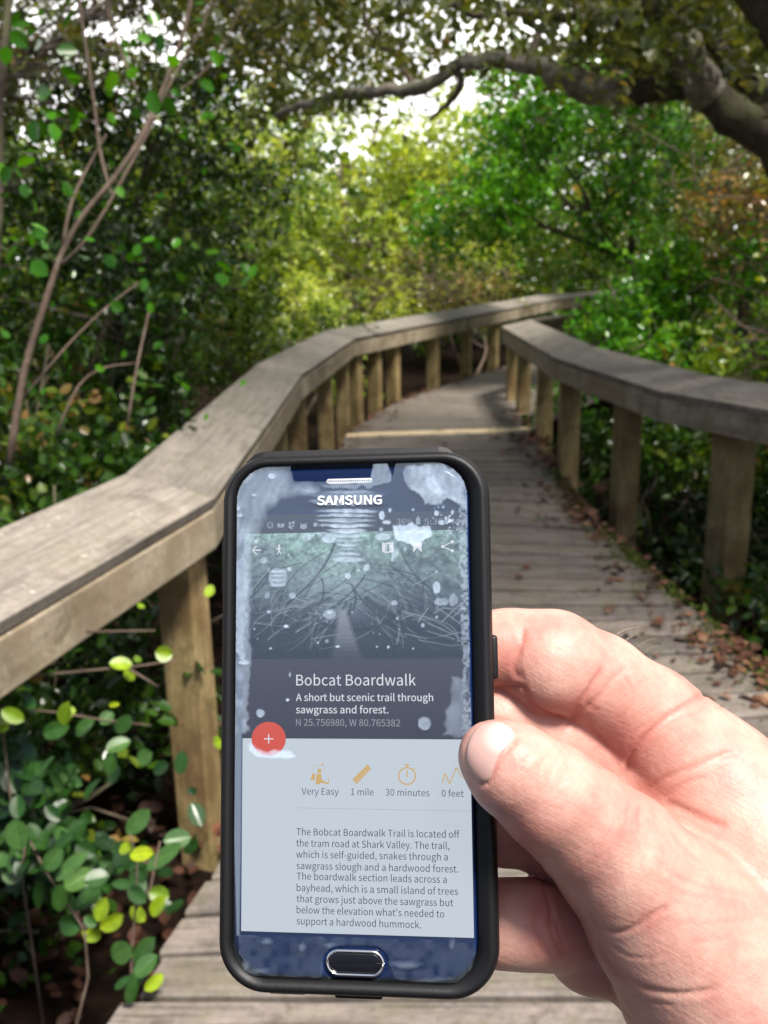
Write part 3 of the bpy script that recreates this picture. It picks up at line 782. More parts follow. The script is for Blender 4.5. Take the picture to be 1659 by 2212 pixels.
def near_plant():
    m, n, p, o = new_mat('glossy_leaf')
    gc = attr(n, 'gc'); sp = n.nodes.new('ShaderNodeSeparateXYZ'); n.links.new(gc.outputs['Vector'], sp.inputs[0])
    r = ramp(n, sp.outputs[0], [(0.0, (0.008, 0.032, 0.006)), (0.35, (0.024, 0.08, 0.012)), (0.55, (0.06, 0.14, 0.035)), (0.7, (0.11, 0.20, 0.01)), (0.9, (0.24, 0.36, 0.008)), (1.0, (0.33, 0.42, 0.012))])
    mid = ramp(n, sp.outputs[1], [(0.0, (1.5, 1.5, 1.3)), (0.10, (1, 1, 1)), (0.9, (1, 1, 1)), (1.0, (0.85, 0.85, 0.8))])
    g = N(n, 'ShaderNodeNewGeometry'); nz = N(n, 'ShaderNodeTexNoise', i_Scale=60.0, i_Detail=3.0); n.links.new(g.outputs['Position'], nz.inputs['Vector'])
    rn = ramp(n, nz.outputs[0], [(0.3, (.75, .78, .75)), (0.7, (1.15, 1.1, 1.1))])
    c = mixc(n, 1.0, mixc(n, 1.0, r.outputs[0], mid.outputs[0], 'MULTIPLY'), rn.outputs[0], 'MULTIPLY')
    n.links.new(c, p.inputs['Base Color']); p.inputs['Roughness'].default_value = .36; p.inputs['Specular IOR Level'].default_value = .5; p.inputs['Coat Weight'].default_value = .15
    t = N(n, 'ShaderNodeBsdfTranslucent'); n.links.new(c, t.inputs[0])
    mx = N(n, 'ShaderNodeMixShader'); mx.inputs[0].default_value = .22; n.links.new(p.outputs[0], mx.inputs[1]); n.links.new(t.outputs[0], mx.inputs[2]); n.links.new(mx.outputs[0], o.inputs[0])
    def q5(x, y): return x * .326, 1491 + y * .326          # lower left crop -> photo pixels
    rs = np.random.RandomState(8)
    def shrub(label, leafs, stems, dd, filler, seed):
        """leafs: (x, y of the base, tip x, tip y, width px, tint)"""
        base = deep(*stems[0][0], dd); base = np.array([base[0], base[1], GROUND_Z])
        e = empty('cocoplum_shrub', tuple(base), label, 'shrub', None)
        mb = MB(); mb2 = MB()
        r = np.random.RandomState(seed)
        for (bx, by, tx, ty, wd, tint) in leafs:
            d_ = dd + r.uniform(-.1, .1)
            P = deep(*q5(bx, by), d_); Q = deep(*q5(tx, ty), d_ + r.uniform(-.02, .02))
            Nn = -Fv * 1.0 + np.array([0, 0, .5]) + r.normal(0, .25, 3)
            L_ = np.linalg.norm(Q - P); W_ = wd * .326 * d_ / FPX
            roundleaf_mesh(mb if tint < .65 else mb2, P, Q - P, Nn, L_ * 1.04, W_, tint, r.uniform(.05, .3))
        for (x0, y0, x1, y1, n_, t0, t1) in filler:
            for _ in range(n_):
                px, py = q5(r.uniform(x0, x1), r.uniform(y0, y1)); d_ = dd + r.uniform(.1, .55)
                P = deep(px, py, d_)
                if P[2] < GROUND_Z + .02: continue
                D = r.normal(0, 1, 3) + np.array([0, -.2, .3]); Nn = -Fv * .5 + np.array([0, 0, .8]) + r.normal(0, .5, 3)
                L_ = r.uniform(.044, .066)
                roundleaf_mesh(mb, P, D, Nn, L_, L_ * r.uniform(.6, .8), r.uniform(t0, t1), r.uniform(.05, .3))
        mb.v = [tuple(np.array(v) - base) for v in mb.v]; mb2.v = [tuple(np.array(v) - base) for v in mb2.v]
        mb.build('foliage', m, e, True)
        if mb2.v: o2 = mb2.build('young_leaf', m, e, True); o2['label'] = 'young bright yellow green leaves'; o2['kind'] = 'stuff'
        ms = MB()
        for i_, st in enumerate(stems):
            P = np.array([deep(x, y, dd + .02) for x, y in st])
            if i_ == 0: P = np.concatenate([base[None], P])
            ms.tube(P - base, np.linspace(.0035, .0018, len(P)), 6)
        ms.build('stem', B_TWIG, e, True)
    def S5(*p): return [q5(*a) for a in p]
    shrub('glossy cocoplum with a rosette of round leaves beside the near left post', [
        (130, 1060, 95, 865, 165, .5), (170, 1210, 10, 1210, 150, .56), (290, 1270, 230, 1435, 145, .36), (270, 1200, 225, 1015, 140, .45), (300, 1190, 400, 1060, 130, .5), (330, 1180, 430, 1000, 170, .42), (370, 1260, 560, 1080, 110, .55),
        (440, 1250, 620, 1030, 150, .48), (420, 1310, 610, 1200, 150, .58), (560, 1260, 715, 1230, 130, .34), (500, 1440, 680, 1300, 150, .46), (400, 1280, 390, 1465, 110, .42), (540, 1570, 390, 1540, 150, .38),
        (640, 1530, 700, 1385, 140, .88), (660, 1580, 810, 1500, 130, .92), (665, 1640, 550, 1600, 100, .9), (640, 1560, 560, 1500, 80, .45)],
        [S5((500, 2240), (585, 1900), (560, 1590), (430, 1390), (300, 1200)), S5((300, 1200), (200, 1000), (150, 1150), (180, 900)), S5((560, 1590), (700, 1480))], 2.0,
        [(0, 560, 450, 1200, 200, .0, .5), (0, 500, 1300, 1500, 26, 0, .25)], 21)
    shrub('cocoplum sprig with bluish round leaves and bright yellow tips overhanging the plank ends', [
        (840, 950, 980, 800, 130, .5), (790, 1060, 870, 1040, 90, .9), (860, 1090, 1005, 1080, 110, .97), (970, 1190, 1190, 1020, 120, .54), (1080, 1000, 1260, 970, 140, .5), (740, 1280, 870, 1290, 75, .35), (850, 1310, 960, 1400, 110, .3), (980, 1330, 1115, 1370, 120, .72),
        (1000, 1490, 1080, 1380, 110, .86), (960, 1530, 870, 1440, 100, .92), (870, 1700, 740, 1770, 165, .55), (760, 1700, 880, 1760, 170, .54), (890, 1810, 1010, 1650, 130, .48), (890, 1900, 1030, 1760, 130, .46), (860, 1970, 960, 1840, 110, .44), (850, 2080, 890, 1920, 90, .38), (960, 1990, 1075, 1890, 95, .93), (760, 1980, 860, 1900, 60, .3),
        (700, 480, 760, 400, 110, .45), (700, 400, 855, 330, 120, .56), (720, 560, 740, 430, 110, .42), (420, 230, 440, 90, 110, .72), (10, 130, 150, 200, 110, .74), (910, 470, 1000, 420, 120, .5)],
        [S5((880, 2100), (870, 1850), (880, 1650), (900, 1400), (910, 1140), (850, 900)), S5((900, 1450), (1000, 1300), (1060, 1000))], 1.92,
        [(450, 1120, 120, 1000, 190, .0, .5), (450, 1050, 900, 1250, 40, 0, .35)], 22)
    def q4(x, y): return x * .3105, 949 + y * .3105
    # the sprig across the post, described in the upper crop
    e_leaf = [(760, 1560, 915, 1560, 110, .9), (1080, 1480, 1195, 1500, 120, .8), (870, 1600, 930, 1670, 80, .82), (940, 1550, 970, 1510, 60, .7), (1420, 1050, 1490, 1060, 100, .88), (960, 1170, 1000, 1150, 60, .8), (400, 1930, 520, 1880, 110, .88), (0, 1920, 150, 1930, 130, .86), (760, 1850, 820, 1840, 40, .97),
              (-60, 2000, 60, 1960, 140, .75), (1490, 2120, 1540, 2100, 100, .85), (300, 2050, 460, 2000, 130, .4), (530, 2060, 640, 1950, 120, .42), (700, 1980, 780, 1900, 100, .52), (160, 1800, 240, 1860, 90, .3), (810, 2040, 900, 1930, 110, .4)]
    shrub('thin cocoplum runner carrying small lime leaves under the near left rail', [((x) / 1.05, (y * .3105 + 949 - 1491) / .326, (x2) / 1.05, (y2 * .3105 + 949 - 1491) / .326, w_, t) for x, y, x2, y2, w_, t in e_leaf],
          [[(20, 1700), q4(0, 1860), q4(400, 1900), q4(700, 1950), q4(1050, 1990)], [q4(200, 1650), q4(600, 1610), q4(940, 1580), q4(1220, 1540)], [q4(600, 1340), q4(1080, 1330)], [q4(900, 1600), q4(1100, 1720)]], 2.1,
          [(0, 700, -300, 650, 240, .0, .5), (600, 1150, -400, 300, 50, .0, .35)], 23)
    # a thick dark carpet of the same leaves behind and below
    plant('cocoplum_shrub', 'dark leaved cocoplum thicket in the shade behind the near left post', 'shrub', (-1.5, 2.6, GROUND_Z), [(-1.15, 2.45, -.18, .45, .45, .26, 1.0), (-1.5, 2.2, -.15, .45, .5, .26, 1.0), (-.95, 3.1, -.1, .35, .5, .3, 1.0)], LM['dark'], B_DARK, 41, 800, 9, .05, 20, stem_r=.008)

def litter():
    cols = [(0.0, (0.03, 0.014, 0.008)), (0.4, (0.085, 0.032, 0.018)), (0.75, (0.15, 0.06, 0.035)), (1.0, (0.27, 0.16, 0.09))]
    m = leafmat('dead_leaf', cols, .08, .6, .3)
    rs = np.random.RandomState(12)
    # on the deck: thick along both edges, thin over the middle
    P = []
    for _ in range(26000):
        i = rs.choice([3, 4, 5, 5, 6, 7, 7]); t = rs.rand()
        a = deckL[i] * (1 - t) + deckL[i + 1] * t; b = deckR[i] * (1 - t) + deckR[i + 1] * t
        W_ = np.linalg.norm(b - a)
        side = rs.rand()
        if side < .60: s = W_ - abs(rs.exponential(.11)) + .06
        elif side < .82: s = abs(rs.exponential(.08)) - .05
        else: s = rs.uniform(0, W_)
        if side >= .82 and rs.rand() > .07: continue
        q = a + (b - a) / W_ * s
        dens = .25 + .75 * (0.5 + 0.5 * math.sin(q[1] * 2.1 + 1) * math.sin(q[1] * 5.3 + q[0] * 3))
        if side < .6 and not (2.6 < q[1] < 8): dens *= .35
        elif side < .6: dens = dens ** 2.2 * 1.6
        if rs.rand() > dens * .26: continue
        P.append((q[0], q[1], .006 + rs.uniform(0, .012)))
    P = np.array(P); n = len(P)
    D = rs.normal(0, 1, (n, 3)); D[:, 2] *= .15; Nn = rs.normal(0, .25, (n, 3)) + np.array([0, 0, 1])
    V, F = leaves(P, D, Nn, .016 + .05 * rs.rand(n) ** 2)
    tag(npmesh('leaf_litter', V, F, m, None, False, {'tint': ('FLOAT', np.repeat(rs.uniform(0, 1, n), 6))}), kind='stuff', label='reddish brown fallen leaves along the deck edges', cat='leaf litter')
    # on the ground at the left and right
    n = 1800
    P = np.stack([rs.uniform(-2.8, .2, n), rs.uniform(.9, 5, n), np.full(n, GROUND_Z + .03) + rs.uniform(0, .06, n)], 1)
    P2_ = np.stack([rs.uniform(1.4, 3.4, 700), rs.uniform(2, 8, 700), np.full(700, GROUND_Z + .03) + rs.uniform(0, .06, 700)], 1)
    P = np.concatenate([P, P2_]); n = len(P)
    D = rs.normal(0, 1, (n, 3)); D[:, 2] *= .3; Nn = rs.normal(0, .5, (n, 3)) + np.array([0, 0, 1])
    V, F = leaves(P, D, Nn, rs.uniform(.03, .07, n))
    tag(npmesh('ground_litter', V, F, m, None, False, {'tint': ('FLOAT', np.repeat(rs.uniform(0, .3, n), 6))}), kind='stuff', label='dead leaves on the dark ground beside the boardwalk', cat='leaf litter')
    # moss clumps on the right edge
    n = 5000
    mm = leafmat('moss', [(0, (.03, .045, .008)), (.6, (.07, .10, .012)), (1, (.12, .15, .03))], .1, .8, .2)
    P = []
    while len(P) < n:
        y = rs.uniform(2.2, 6.5); i = 4 if y > 2.9 else 3
        x = 1.33 + (1.15 - 1.33) * (y - 2.9) / 2.1 if y > 2.9 else 1.34
        x = x if y < 5 else 1.16
        k = .5 + .5 * math.sin(y * 4.3 + 2) * math.sin(y * 9.1)
        if rs.rand() < k: P.append((x - abs(rs.exponential(.05)) + .05, y, .002 + rs.uniform(0, .008)))
    P = np.array(P); D = rs.normal(0, 1, (n, 3)); Nn = rs.normal(0, .5, (n, 3)) + np.array([0, 0, 1])
    V, F = leaves(P, D, Nn, rs.uniform(.008, .018, n))
    tag(npmesh('moss', V, F, mm, None, False, {'tint': ('FLOAT', np.repeat(rs.uniform(0, 1, n), 6))}), kind='stuff', label='green moss along the right edge of the planks', cat='moss')

def ferns():
    rs = np.random.RandomState(61)
    for k, (px, py, z, lab) in enumerate(((1640, 1290, -.15, 'pale green fern beside the nearest right post'), (1600, 1420, -.3, 'small dark fern low under the nearest right post'))):
        c = at(px, py, z); base = np.array([c[0], c[1], GROUND_Z])
        e = empty('fern', tuple(base), lab, 'fern')
        mb = MB(); VV = []; FF = []; nv = 0
        for f in range(7):
            a = rs.uniform(0, 2 * math.pi); L_ = rs.uniform(.3, .48)
            t = np.linspace(0, 1, 12)
            P = np.stack([np.cos(a) * t * L_ * .8, np.sin(a) * t * L_ * .8, z - GROUND_Z - .1 + .3 * np.sin(t * 2.2) * L_], 1) + np.array([0, 0, 0])
            P[0] = (0, 0, 0)
            mb.tube(P, np.linspace(.003, .001, 12), 4)
            B_ = np.repeat(P[2:], 2, 0); s = np.tile([1, -1], 10)[:, None] * np.array([-math.sin(a), math.cos(a), .1])
            V, F = leaves(B_, s + .3 * np.array([math.cos(a), math.sin(a), 0]), np.tile([0, 0, 1.0], (20, 1)), np.repeat(.10 * np.sin(math.pi * (t[2:] * .8 + .15)), 2), .5)
            VV.append(V); FF.append(F + nv); nv += len(V)
        V = np.concatenate(VV); npmesh('frond', V, np.concatenate(FF), LM['mid'], e, False, {'tint': ('FLOAT', rs.uniform(.2, .8, len(V)))})
        mb.build('stem', B_TWIG, e, True)

vegetation()
near_plant()
litter()
ferns()

# ================================================================== PHONE
# pose: the display rectangle (63.5 x 114.5 mm) seen through the lens above
DW, DH = 0.0635, 0.1145
_q = np.array([[521, 2011], [1023, 2029], [1000, 1104], [523, 1112]], float)
_l = np.array([[0, 0], [DW, 0], [DW, DH], [0, DH]])
_A = []
for (X, Y), (u, v) in zip(_l, np.c_[(_q[:, 0] - PCX) / FPX, -(_q[:, 1] - PCY) / FPX]):
    _A.append([X, Y, 1, 0, 0, 0, -u * X, -u * Y, -u]); _A.append([0, 0, 0, X, Y, 1, -v * X, -v * Y, -v])
_H = np.linalg.svd(np.array(_A))[2][-1].reshape(3, 3); _H /= _H[2, 2]
_s = (np.linalg.norm(_H[:, 0]) + np.linalg.norm(_H[:, 1])) / 2
_U, _, _V = np.linalg.svd(_H[:, :2] / _s, full_matrices=False)
_R = _U @ _V
def c2w(v): return v[0] * Rv + v[1] * Uv + v[2] * Fv
PX_, PY_ = c2w(_R[:, 0]), c2w(_R[:, 1])
PZ_ = np.cross(PX_, PY_)
PO = CP + c2w(_H[:, 2] / _s)

def scr(px, py, z=0.0):
    """photo pixel -> place on the phone's own face, z metres above the display"""
    d = ray(px, py)
    t = ((PO + PZ_ * z - CP) @ PZ_) / (d @ PZ_)
    q = CP + d * t - PO
    return np.array([q @ PX_, q @ PY_])
def c1(x, y, z=0.0): return scr(460.8 + x * 0.38400, 948.8 + y * 0.38400, z)
def c2(x, y, z=0.0): return scr(460.8 + x * 0.38400, 1558.7 + y * 0.38400, z)

def emis(name, col, strength=1.0, colattr=None, gloss=0.0):
    """a lit display colour: as seen, divided by the exposure"""
    m, n, p, o = new_mat(name)
    p.inputs['Base Color'].default_value = (0.01, 0.01, 0.012, 1)
    p.inputs['Roughness'].default_value = 0.25
    k = strength / 2 ** EXPO
    if colattr:
        a = attr(n, colattr)
        n.links.new(a.outputs['Color'], p.inputs['Emission Color'])
    else:
        lin = tuple(((c / 255 + 0.055) / 1.055) ** 2.4 for c in col)
        p.inputs['Emission Color'].default_value = (*lin, 1)
    p.inputs['Emission Strength'].default_value = k
    p.inputs['Specular IOR Level'].default_value = 0.0
    return m

def rrect(x0, x1, y0, y1, r, n=10, ins=0.0, rt=None):
    """rounded rectangle, counter-clockwise; rt: radius of the upper corners"""
    x0 += ins; x1 -= ins; y0 += ins; y1 -= ins
    r = max(0.0005, r - ins); rt = r if rt is None else max(0.0005, rt - ins)
    out = []
    for cx, cy, a0, q in ((x1 - r, y0 + r, -90, r), (x1 - rt, y1 - rt, 0, rt), (x0 + rt, y1 - rt, 90, rt), (x0 + r, y0 + r, 180, r)):
        for k in range(n + 1):
            a = R_(a0 + 90 * k / n)
            out.append((cx + q * math.cos(a), cy + q * math.sin(a)))
    return out

def loft(loops, name, mat, parent, cap0=True, cap1=True, smooth=True):
    n = len(loops[0]); vs = [p for l in loops for p in l]; fs = []
    for i in range(len(loops) - 1):
        for k in range(n):
            fs.append((i * n + k, i * n + (k + 1) % n, (i + 1) * n + (k + 1) % n, (i + 1) * n + k))
    if cap0: fs.append(tuple(range(n - 1, -1, -1)))
    if cap1: fs.append(tuple((len(loops) - 1) * n + k for k in range(n)))
    mb = MB(); mb.add(vs, fs)
    return mb.build(name, mat, parent, smooth)

phone = empty('smartphone', (0, 0, 0), 'smartphone in a black rubber case under a bubbled screen film, held upright in the hand', 'smartphone')
phone.matrix_world = Matrix(((PX_[0], PY_[0], PZ_[0], PO[0]), (PX_[1], PY_[1], PZ_[1], PO[1]), (PX_[2], PY_[2], PZ_[2], PO[2]), (0, 0, 0, 1)))

def build_phone():
    # ---- outlines from the photograph
    gl = (c1(104, 800)[0] + c2(128, 900)[0]) / 2
    gr = (c1(1440, 800)[0] + c2(1488, 900)[0]) / 2
    gt = c1(800, 152)[1]; gb = c2(800, 1459)[1]
    ZC = 0.0015
    ol = (c1(38, 800, 0)[0] + c2(33, 900, 0)[0]) / 2
    orr = (c1(1556, 800, 0)[0] + c2(1612, 900, 0)[0]) / 2
    ot = c1(800, 75, 0)[1]; ob = c2(900, 1560, 0)[1]
    # ---- rubber case
    m, n, p, o = new_mat('black_rubber')
    p.inputs['Base Color'].default_value = (0.006, 0.006, 0.007, 1)
    p.inputs['Specular IOR Level'].default_value = 0.35
    p.inputs['Roughness'].default_value = 0.5
    nz = N(n, 'ShaderNodeTexNoise', i_Scale=900.0, i_Detail=2.0)
    tc = N(n, 'ShaderNodeTexCoord'); n.links.new(tc.outputs['Object'], nz.inputs['Vector'])
    b = N(n, 'ShaderNodeBump', i_Strength=0.25, i_Distance=0.0002)
    n.links.new(nz.outputs[0], b.inputs['Height']); n.links.new(b.outputs[0], p.inputs['Normal'])
    rubber = m
    RC = 0.0135
    def L(x0, x1, y0, y1, r, ins, z): return [(a, c, z) for a, c in rrect(x0, x1, y0, y1, r, 12, ins)]
    prof = [(3.2, -12.0), (1.6, -11.6), (0.7, -10.4), (0.25, -8.5), (0.0, -6.0), (0.0, -3.6), (0.15, -1.6), (0.55, 0.0), (1.15, 0.95), (1.9, 1.35), (2.6, 1.3), (3.2, 0.95)]
    loops = [L(ol, orr, ob, ot, RC, a / 1000, z / 1000) for a, z in prof]
    # inner rim steps down to the glass edge
    def blend(t, z, r=0.0105):
        A = rrect(ol, orr, ob, ot, RC, 12, 0.0032); B = rrect(gl, gr, gb, gt, r, 12, 0.0)
        return [(a[0] * (1 - t) + b[0] * t, a[1] * (1 - t) + b[1] * t, z) for a, b in zip(A, B)]
    loops += [blend(0.45, 0.0003), blend(0.85, -0.0006), blend(1.0, -0.0012)]
    loops += [[(a, c, -0.004) for a, c in rrect(gl, gr, gb, gt, 0.0105, 12, 0.0)]]
    case = loft(loops, 'rubber_case', rubber, phone, True, True)
    # thin seam of the outer shell along the top, buttons, port covers
    def pad(name, x0, x1, y0, y1, z0, z1, axis, r=0.001):
        mb = MB()
        P = [(x0, y0), (x1, y0), (x1, y1), (x0, y1)]
        mb.prism([(a, b_, z0) for a, b_ in P], [(a, b_, z1) for a, b_ in P], [(0, 0, 0)] * 4, [(0, 0, 0)] * 4)
        o = mb.build(name, rubber, case)
        bm = o.modifiers.new('bevel', 'BEVEL'); bm.width = r; bm.segments = 3
        for f in o.data.polygons: f.use_smooth = True
        return o
    pad('side_button', orr - 0.001, orr + 0.0013, c1(1560, 1355)[1], c1(1560, 1103)[1], -0.0075, -0.003, 0)
    pad('side_button', ol - 0.0010, ol + 0.001, c1(40, 880)[1], c1(40, 560)[1], -0.0075, -0.003, 0)
    xa, xb = c2(295, 1550)[0], c2(508, 1550)[0]
    pad('port_cover', xa, xb, ob - 0.0012, ob + 0.001, -0.0090, -0.0035, 1, 0.0006)
    xa, xb = c2(670, 1560)[0], c2(942, 1560)[0]
    pad('port_cover', xa, xb, ob - 0.0017, ob + 0.001, -0.0090, -0.0035, 1, 0.0006)
    # raised shell strip along the top edge
    st = []
    for u in np.linspace(0, 1, 25):
        x = (c1(180, 100)[0]) * (1 - u) + (c1(1370, 100)[0]) * u
        y = ot + 0.0002 - 0.0030 * max(0, (abs(u - 0.5) - 0.42) / 0.08) ** 2
        st.append((x, y, 0.0))
    mb = MB()
    vs = []; fs = []
    for i, (x, y, z) in enumerate(st):
        vs += [(x, y - 0.0012, -0.0002), (x, y + 0.0011, -0.0012), (x, y + 0.0013, -0.006), (x, y - 0.001, -0.0065)]
    for i in range(len(st) - 1):
        for q in range(4):
            fs.append((i * 4 + q, (i + 1) * 4 + q, (i + 1) * 4 + (q + 1) % 4, i * 4 + (q + 1) % 4))
    fs += [(0, 1, 2, 3), tuple((len(st) - 1) * 4 + k for k in (3, 2, 1, 0))]
    mb.add(vs, fs); o = mb.build('shell_strip', rubber, case)
    # ---- glass front
    navy = simple('navy_glass', (0.004, 0.014, 0.062), 0.08, 0.0, 0.3)
    G = lambda ins, z: [(a, c, z) for a, c in rrect(gl, gr, gb, gt, 0.0105, 12, ins)]
    face = loft([G(0.0001, -0.004), G(0.0001, -0.0013), G(0.0006, -0.0005), G(0.0014, -0.00012), G(0.0022, -0.0001)], 'front_glass', navy, phone)
    # chrome edge of the phone along the glass, right side lit
    # ---- display
    def quad(name, pts, mat, z, parent, n=1):
        mb = MB(); mb.add([(p[0], p[1], z) for p in pts], [tuple(range(len(pts)))]); return mb.build(name, mat, parent)
    ztop, zph = scr(760, 1108)[1], scr(760, 1149)[1]
    zb1, zb2 = scr(760, 1423)[1], scr(760, 1596)[1]
    def rect(y0, y1, x0=0.0, x1=DW): return [(x0, y0), (x1, y0), (x1, y1), (x0, y1)]
    page = quad('display', rect(0, DH), emis('page_white', (202, 212, 223), 0.92), 0.00002, phone)
    quad('status_bar', rect(zph, DH), emis('status_grey', (52, 62, 80), 0.85), 0.00005, page)
    quad('title_band', rect(zb2, zb1), emis('band_grey', (62, 66, 82), 0.95), 0.00005, page)
    # the trail picture: colours worked out on a fine grid of vertices
    GW, GH = 300, 190
    X, Y = np.meshgrid(np.linspace(0, 1, GW), np.linspace(0, 1, GH))      # Y up
    rs = np.random.RandomState(11)
    def vnoise(sx, sy, seed):
        r = np.random.RandomState(seed).rand(sy + 2, sx + 2)
        gx, gy = X * sx, Y * sy
        ix, iy = np.minimum(gx.astype(int), sx), np.minimum(gy.astype(int), sy)
        fx, fy = gx - ix, gy - iy; fx = fx * fx * (3 - 2 * fx); fy = fy * fy * (3 - 2 * fy)
        return (r[iy, ix] * (1 - fx) + r[iy, ix + 1] * fx) * (1 - fy) + (r[iy + 1, ix] * (1 - fx) + r[iy + 1, ix + 1] * fx) * fy
    nf = 0.5 * vnoise(60, 40, 1) + 0.3 * vnoise(24, 16, 2) + 0.35 * vnoise(120, 80, 5)
    lum = 0.06 + 0.62 * np.clip((Y - 0.25) * 1.3, 0, 1) * nf * 1.3
    lum += 0.30 * np.exp(-((X - 0.42) / 0.16) ** 2 - ((Y - 0.62) / 0.28) ** 2)
    lum += 0.22 * np.exp(-((X - 0.22) / 0.2) ** 2 - ((Y - 0.97) / 0.12) ** 2) * nf
    gr_ = 0.95 + 0.15 * (vnoise(14, 9, 3) - 0.3) * np.clip(Y * 1.6 - 0.3, 0, 1)
    gsh = np.clip((Y - 0.35) * 2.2, 0, 1)
    img = np.stack([lum * (0.72 - 0.06 * gsh), lum * (0.88 + 0.03 * gsh) * gr_, lum * (0.95 - 0.10 * gsh)], -1)
    def stroke(x0, y0, x1, y1, wd, amt, bow=0.0):
        d = np.array([x1 - x0, (y1 - y0)]); L_ = np.hypot(*d) + 1e-9
        u = ((X - x0) * d[0] + (Y - y0) * d[1]) / L_ ** 2
        v = ((X - x0) * d[1] - (Y - y0) * d[0]) / L_ + bow * (u * (1 - u))
        mk = np.exp(-(v / wd) ** 2) * ((u > 0) & (u < 1))
        for c_ in range(3): img[..., c_] = img[..., c_] * (1 - mk * abs(amt)) + (mk * amt * (0.42, 0.46, 0.5)[c_] if amt > 0 else 0)
    for k in range(110):                      # leaning branches, both sides closing over the walk
        s = rs.rand() < 0.5
        x0 = rs.uniform(-0.1, 0.36) if s else rs.uniform(0.62, 1.1)
        y0 = rs.uniform(0.05, 0.45); a = rs.uniform(0.5, 1.15); L_ = rs.uniform(0.2, 0.6)
        x1 = x0 + (1 if s else -1) * L_ * math.cos(a) * 0.8; y1 = y0 + L_ * math.sin(a)
        stroke(x0, y0, x1, y1, rs.uniform(0.0018, 0.0055), rs.choice([-0.8, -0.7, -0.6, 0.55, 0.4, 0.3]), rs.uniform(-0.45, 0.45))
    for k in range(30):
        x0 = rs.uniform(0, 0.34) if rs.rand() < 0.45 else rs.uniform(0.66, 1); y0 = rs.uniform(0.1, 0.6)
        a = rs.uniform(-1.2, 1.2); L_ = rs.uniform(0.06, 0.2)
        stroke(x0, y0, x0 + L_ * math.cos(a), y0 + L_ * math.sin(a), 0.0028, 0.95)
    stroke(0.33, 0.30, 0.72, 0.40, 0.014, -0.7, -0.5); stroke(0.55, 0.48, 0.92, 0.12, 0.018, -0.75, -0.12); stroke(0.02, 0.1, 0.4, 0.48, 0.018, -0.6, 0.1)
    # the pale walk
    top, bot = 0.40, 0.0
    tt = np.clip((top - Y) / (top - bot), 0, 1)
    cxw = 0.447 + 0.02 * tt; hw = 0.028 + 0.052 * tt ** 1.3
    inside = (np.abs(X - cxw) < hw) & (Y < top)
    soft = np.clip((hw - np.abs(X - cxw)) / 0.022, 0, 1) * np.clip((top - Y) / 0.03, 0, 1) * (0.55 + 0.45 * np.clip(1.2 - tt, 0, 1))
    pls = 0.5 + 0.5 * np.sign(np.sin(38 * tt ** 0.6 * 3.0)) * np.clip(tt * 1.6 - 0.3, 0, 1)
    wl = (0.50 - 0.22 * tt) * (0.8 + 0.2 * pls)
    for c_, k_ in enumerate((0.86, 0.9, 1.0)):
        img[..., c_] = img[..., c_] * (1 - soft) + soft * wl * k_
    bot_dark = np.clip(1 - (0.16 - Y) / 0.3, 0.6, 1)
    img = np.clip(img * bot_dark[..., None], 0.01, 1) ** 1.35
    img = img * 0.85 + np.array([0.008, 0.020, 0.042])
    Vx = np.stack([X * DW, zb1 + Y * (zph - zb1), np.full_like(X, 0.00005)], -1).reshape(-1, 3)
    idx = np.arange(GW * GH).reshape(GH, GW)
    F = np.stack([idx[:-1, :-1], idx[:-1, 1:], idx[1:, 1:], idx[1:, :-1]], -1).reshape(-1, 4)
    col = np.concatenate([img.reshape(-1, 3), np.ones((GW * GH, 1))], 1)
    npmesh('trail_picture', Vx, F, emis('picture_light', None, 1.0, 'shade'), page, False, {'shade': ('FLOAT_COLOR', col)})

    # ---- writing
    white = emis('lettering_white', (226, 230, 238), 0.95)
    soft_w = emis('lettering_soft', (160, 163, 175), 0.9)
    grey = emis('lettering_grey', (88, 96, 112), 0.8)
    dkt = emis('lettering_dark', (62, 70, 86), 0.8)
    gold = emis('icon_gold', (208, 174, 110), 0.95)
    dim = emis('status_white', (150, 165, 185), 0.9)
    VL = bpy.context.view_layer
    try:                                     # the plain sans face that comes with Blender; the built-in one otherwise
        FONT = bpy.data.fonts.load(os.path.join(bpy.utils.system_resource('DATAFILES'), 'fonts', 'Noto Sans CJK Regular.woff2'))
    except Exception:
        FONT = None
    def glyphs(body, bold=0.0):
        cu = bpy.data.curves.new('t', 'FONT'); cu.body = body; cu.size = 1.0; cu.offset = bold
        if FONT: cu.font = FONT
        cu.resolution_u = 3; cu.fill_mode = 'FRONT'
        ob_ = bpy.data.objects.new('t', cu); C.objects.link(ob_)
        VL.update()
        me = bpy.data.meshes.new_from_object(ob_.evaluated_get(bpy.context.evaluated_depsgraph_get()))
        bpy.data.objects.remove(ob_); bpy.data.curves.remove(cu)
        v = np.empty(len(me.vertices) * 3, 'f'); me.vertices.foreach_get('co', v)
        return me, v.reshape(-1, 3)
    CAPH = float(glyphs('H')[1][:, 1].max())     # height of a capital at size 1
    def text(body, pL, pR, cap, mat, name='lettering', z=0.00009, bold=0.0, parent=None, capx='H'):
        """pL, pR: ends of the baseline on the face; cap: height of a capital in photo pixels"""
        me, v = glyphs(body, bold * CAPH / 0.68)
        x0, x1 = v[:, 0].min(), v[:, 0].max()
        d = pR - pL; Lw = np.linalg.norm(d); d = d / Lw; nn = np.array([-d[1], d[0]])
        hscale = cap / CAPH                      # height of a capital at size 1
        u = (v[:, 0] - x0) / (x1 - x0) * Lw; h = v[:, 1] * hscale
        q = pL[None] + u[:, None] * d + h[:, None] * nn
        v2 = np.c_[q, np.full(len(q), z)].astype('f')
        me.vertices.foreach_set('co', v2.ravel())
        me.materials.clear(); me.materials.append(mat); me.update(); me.name = name
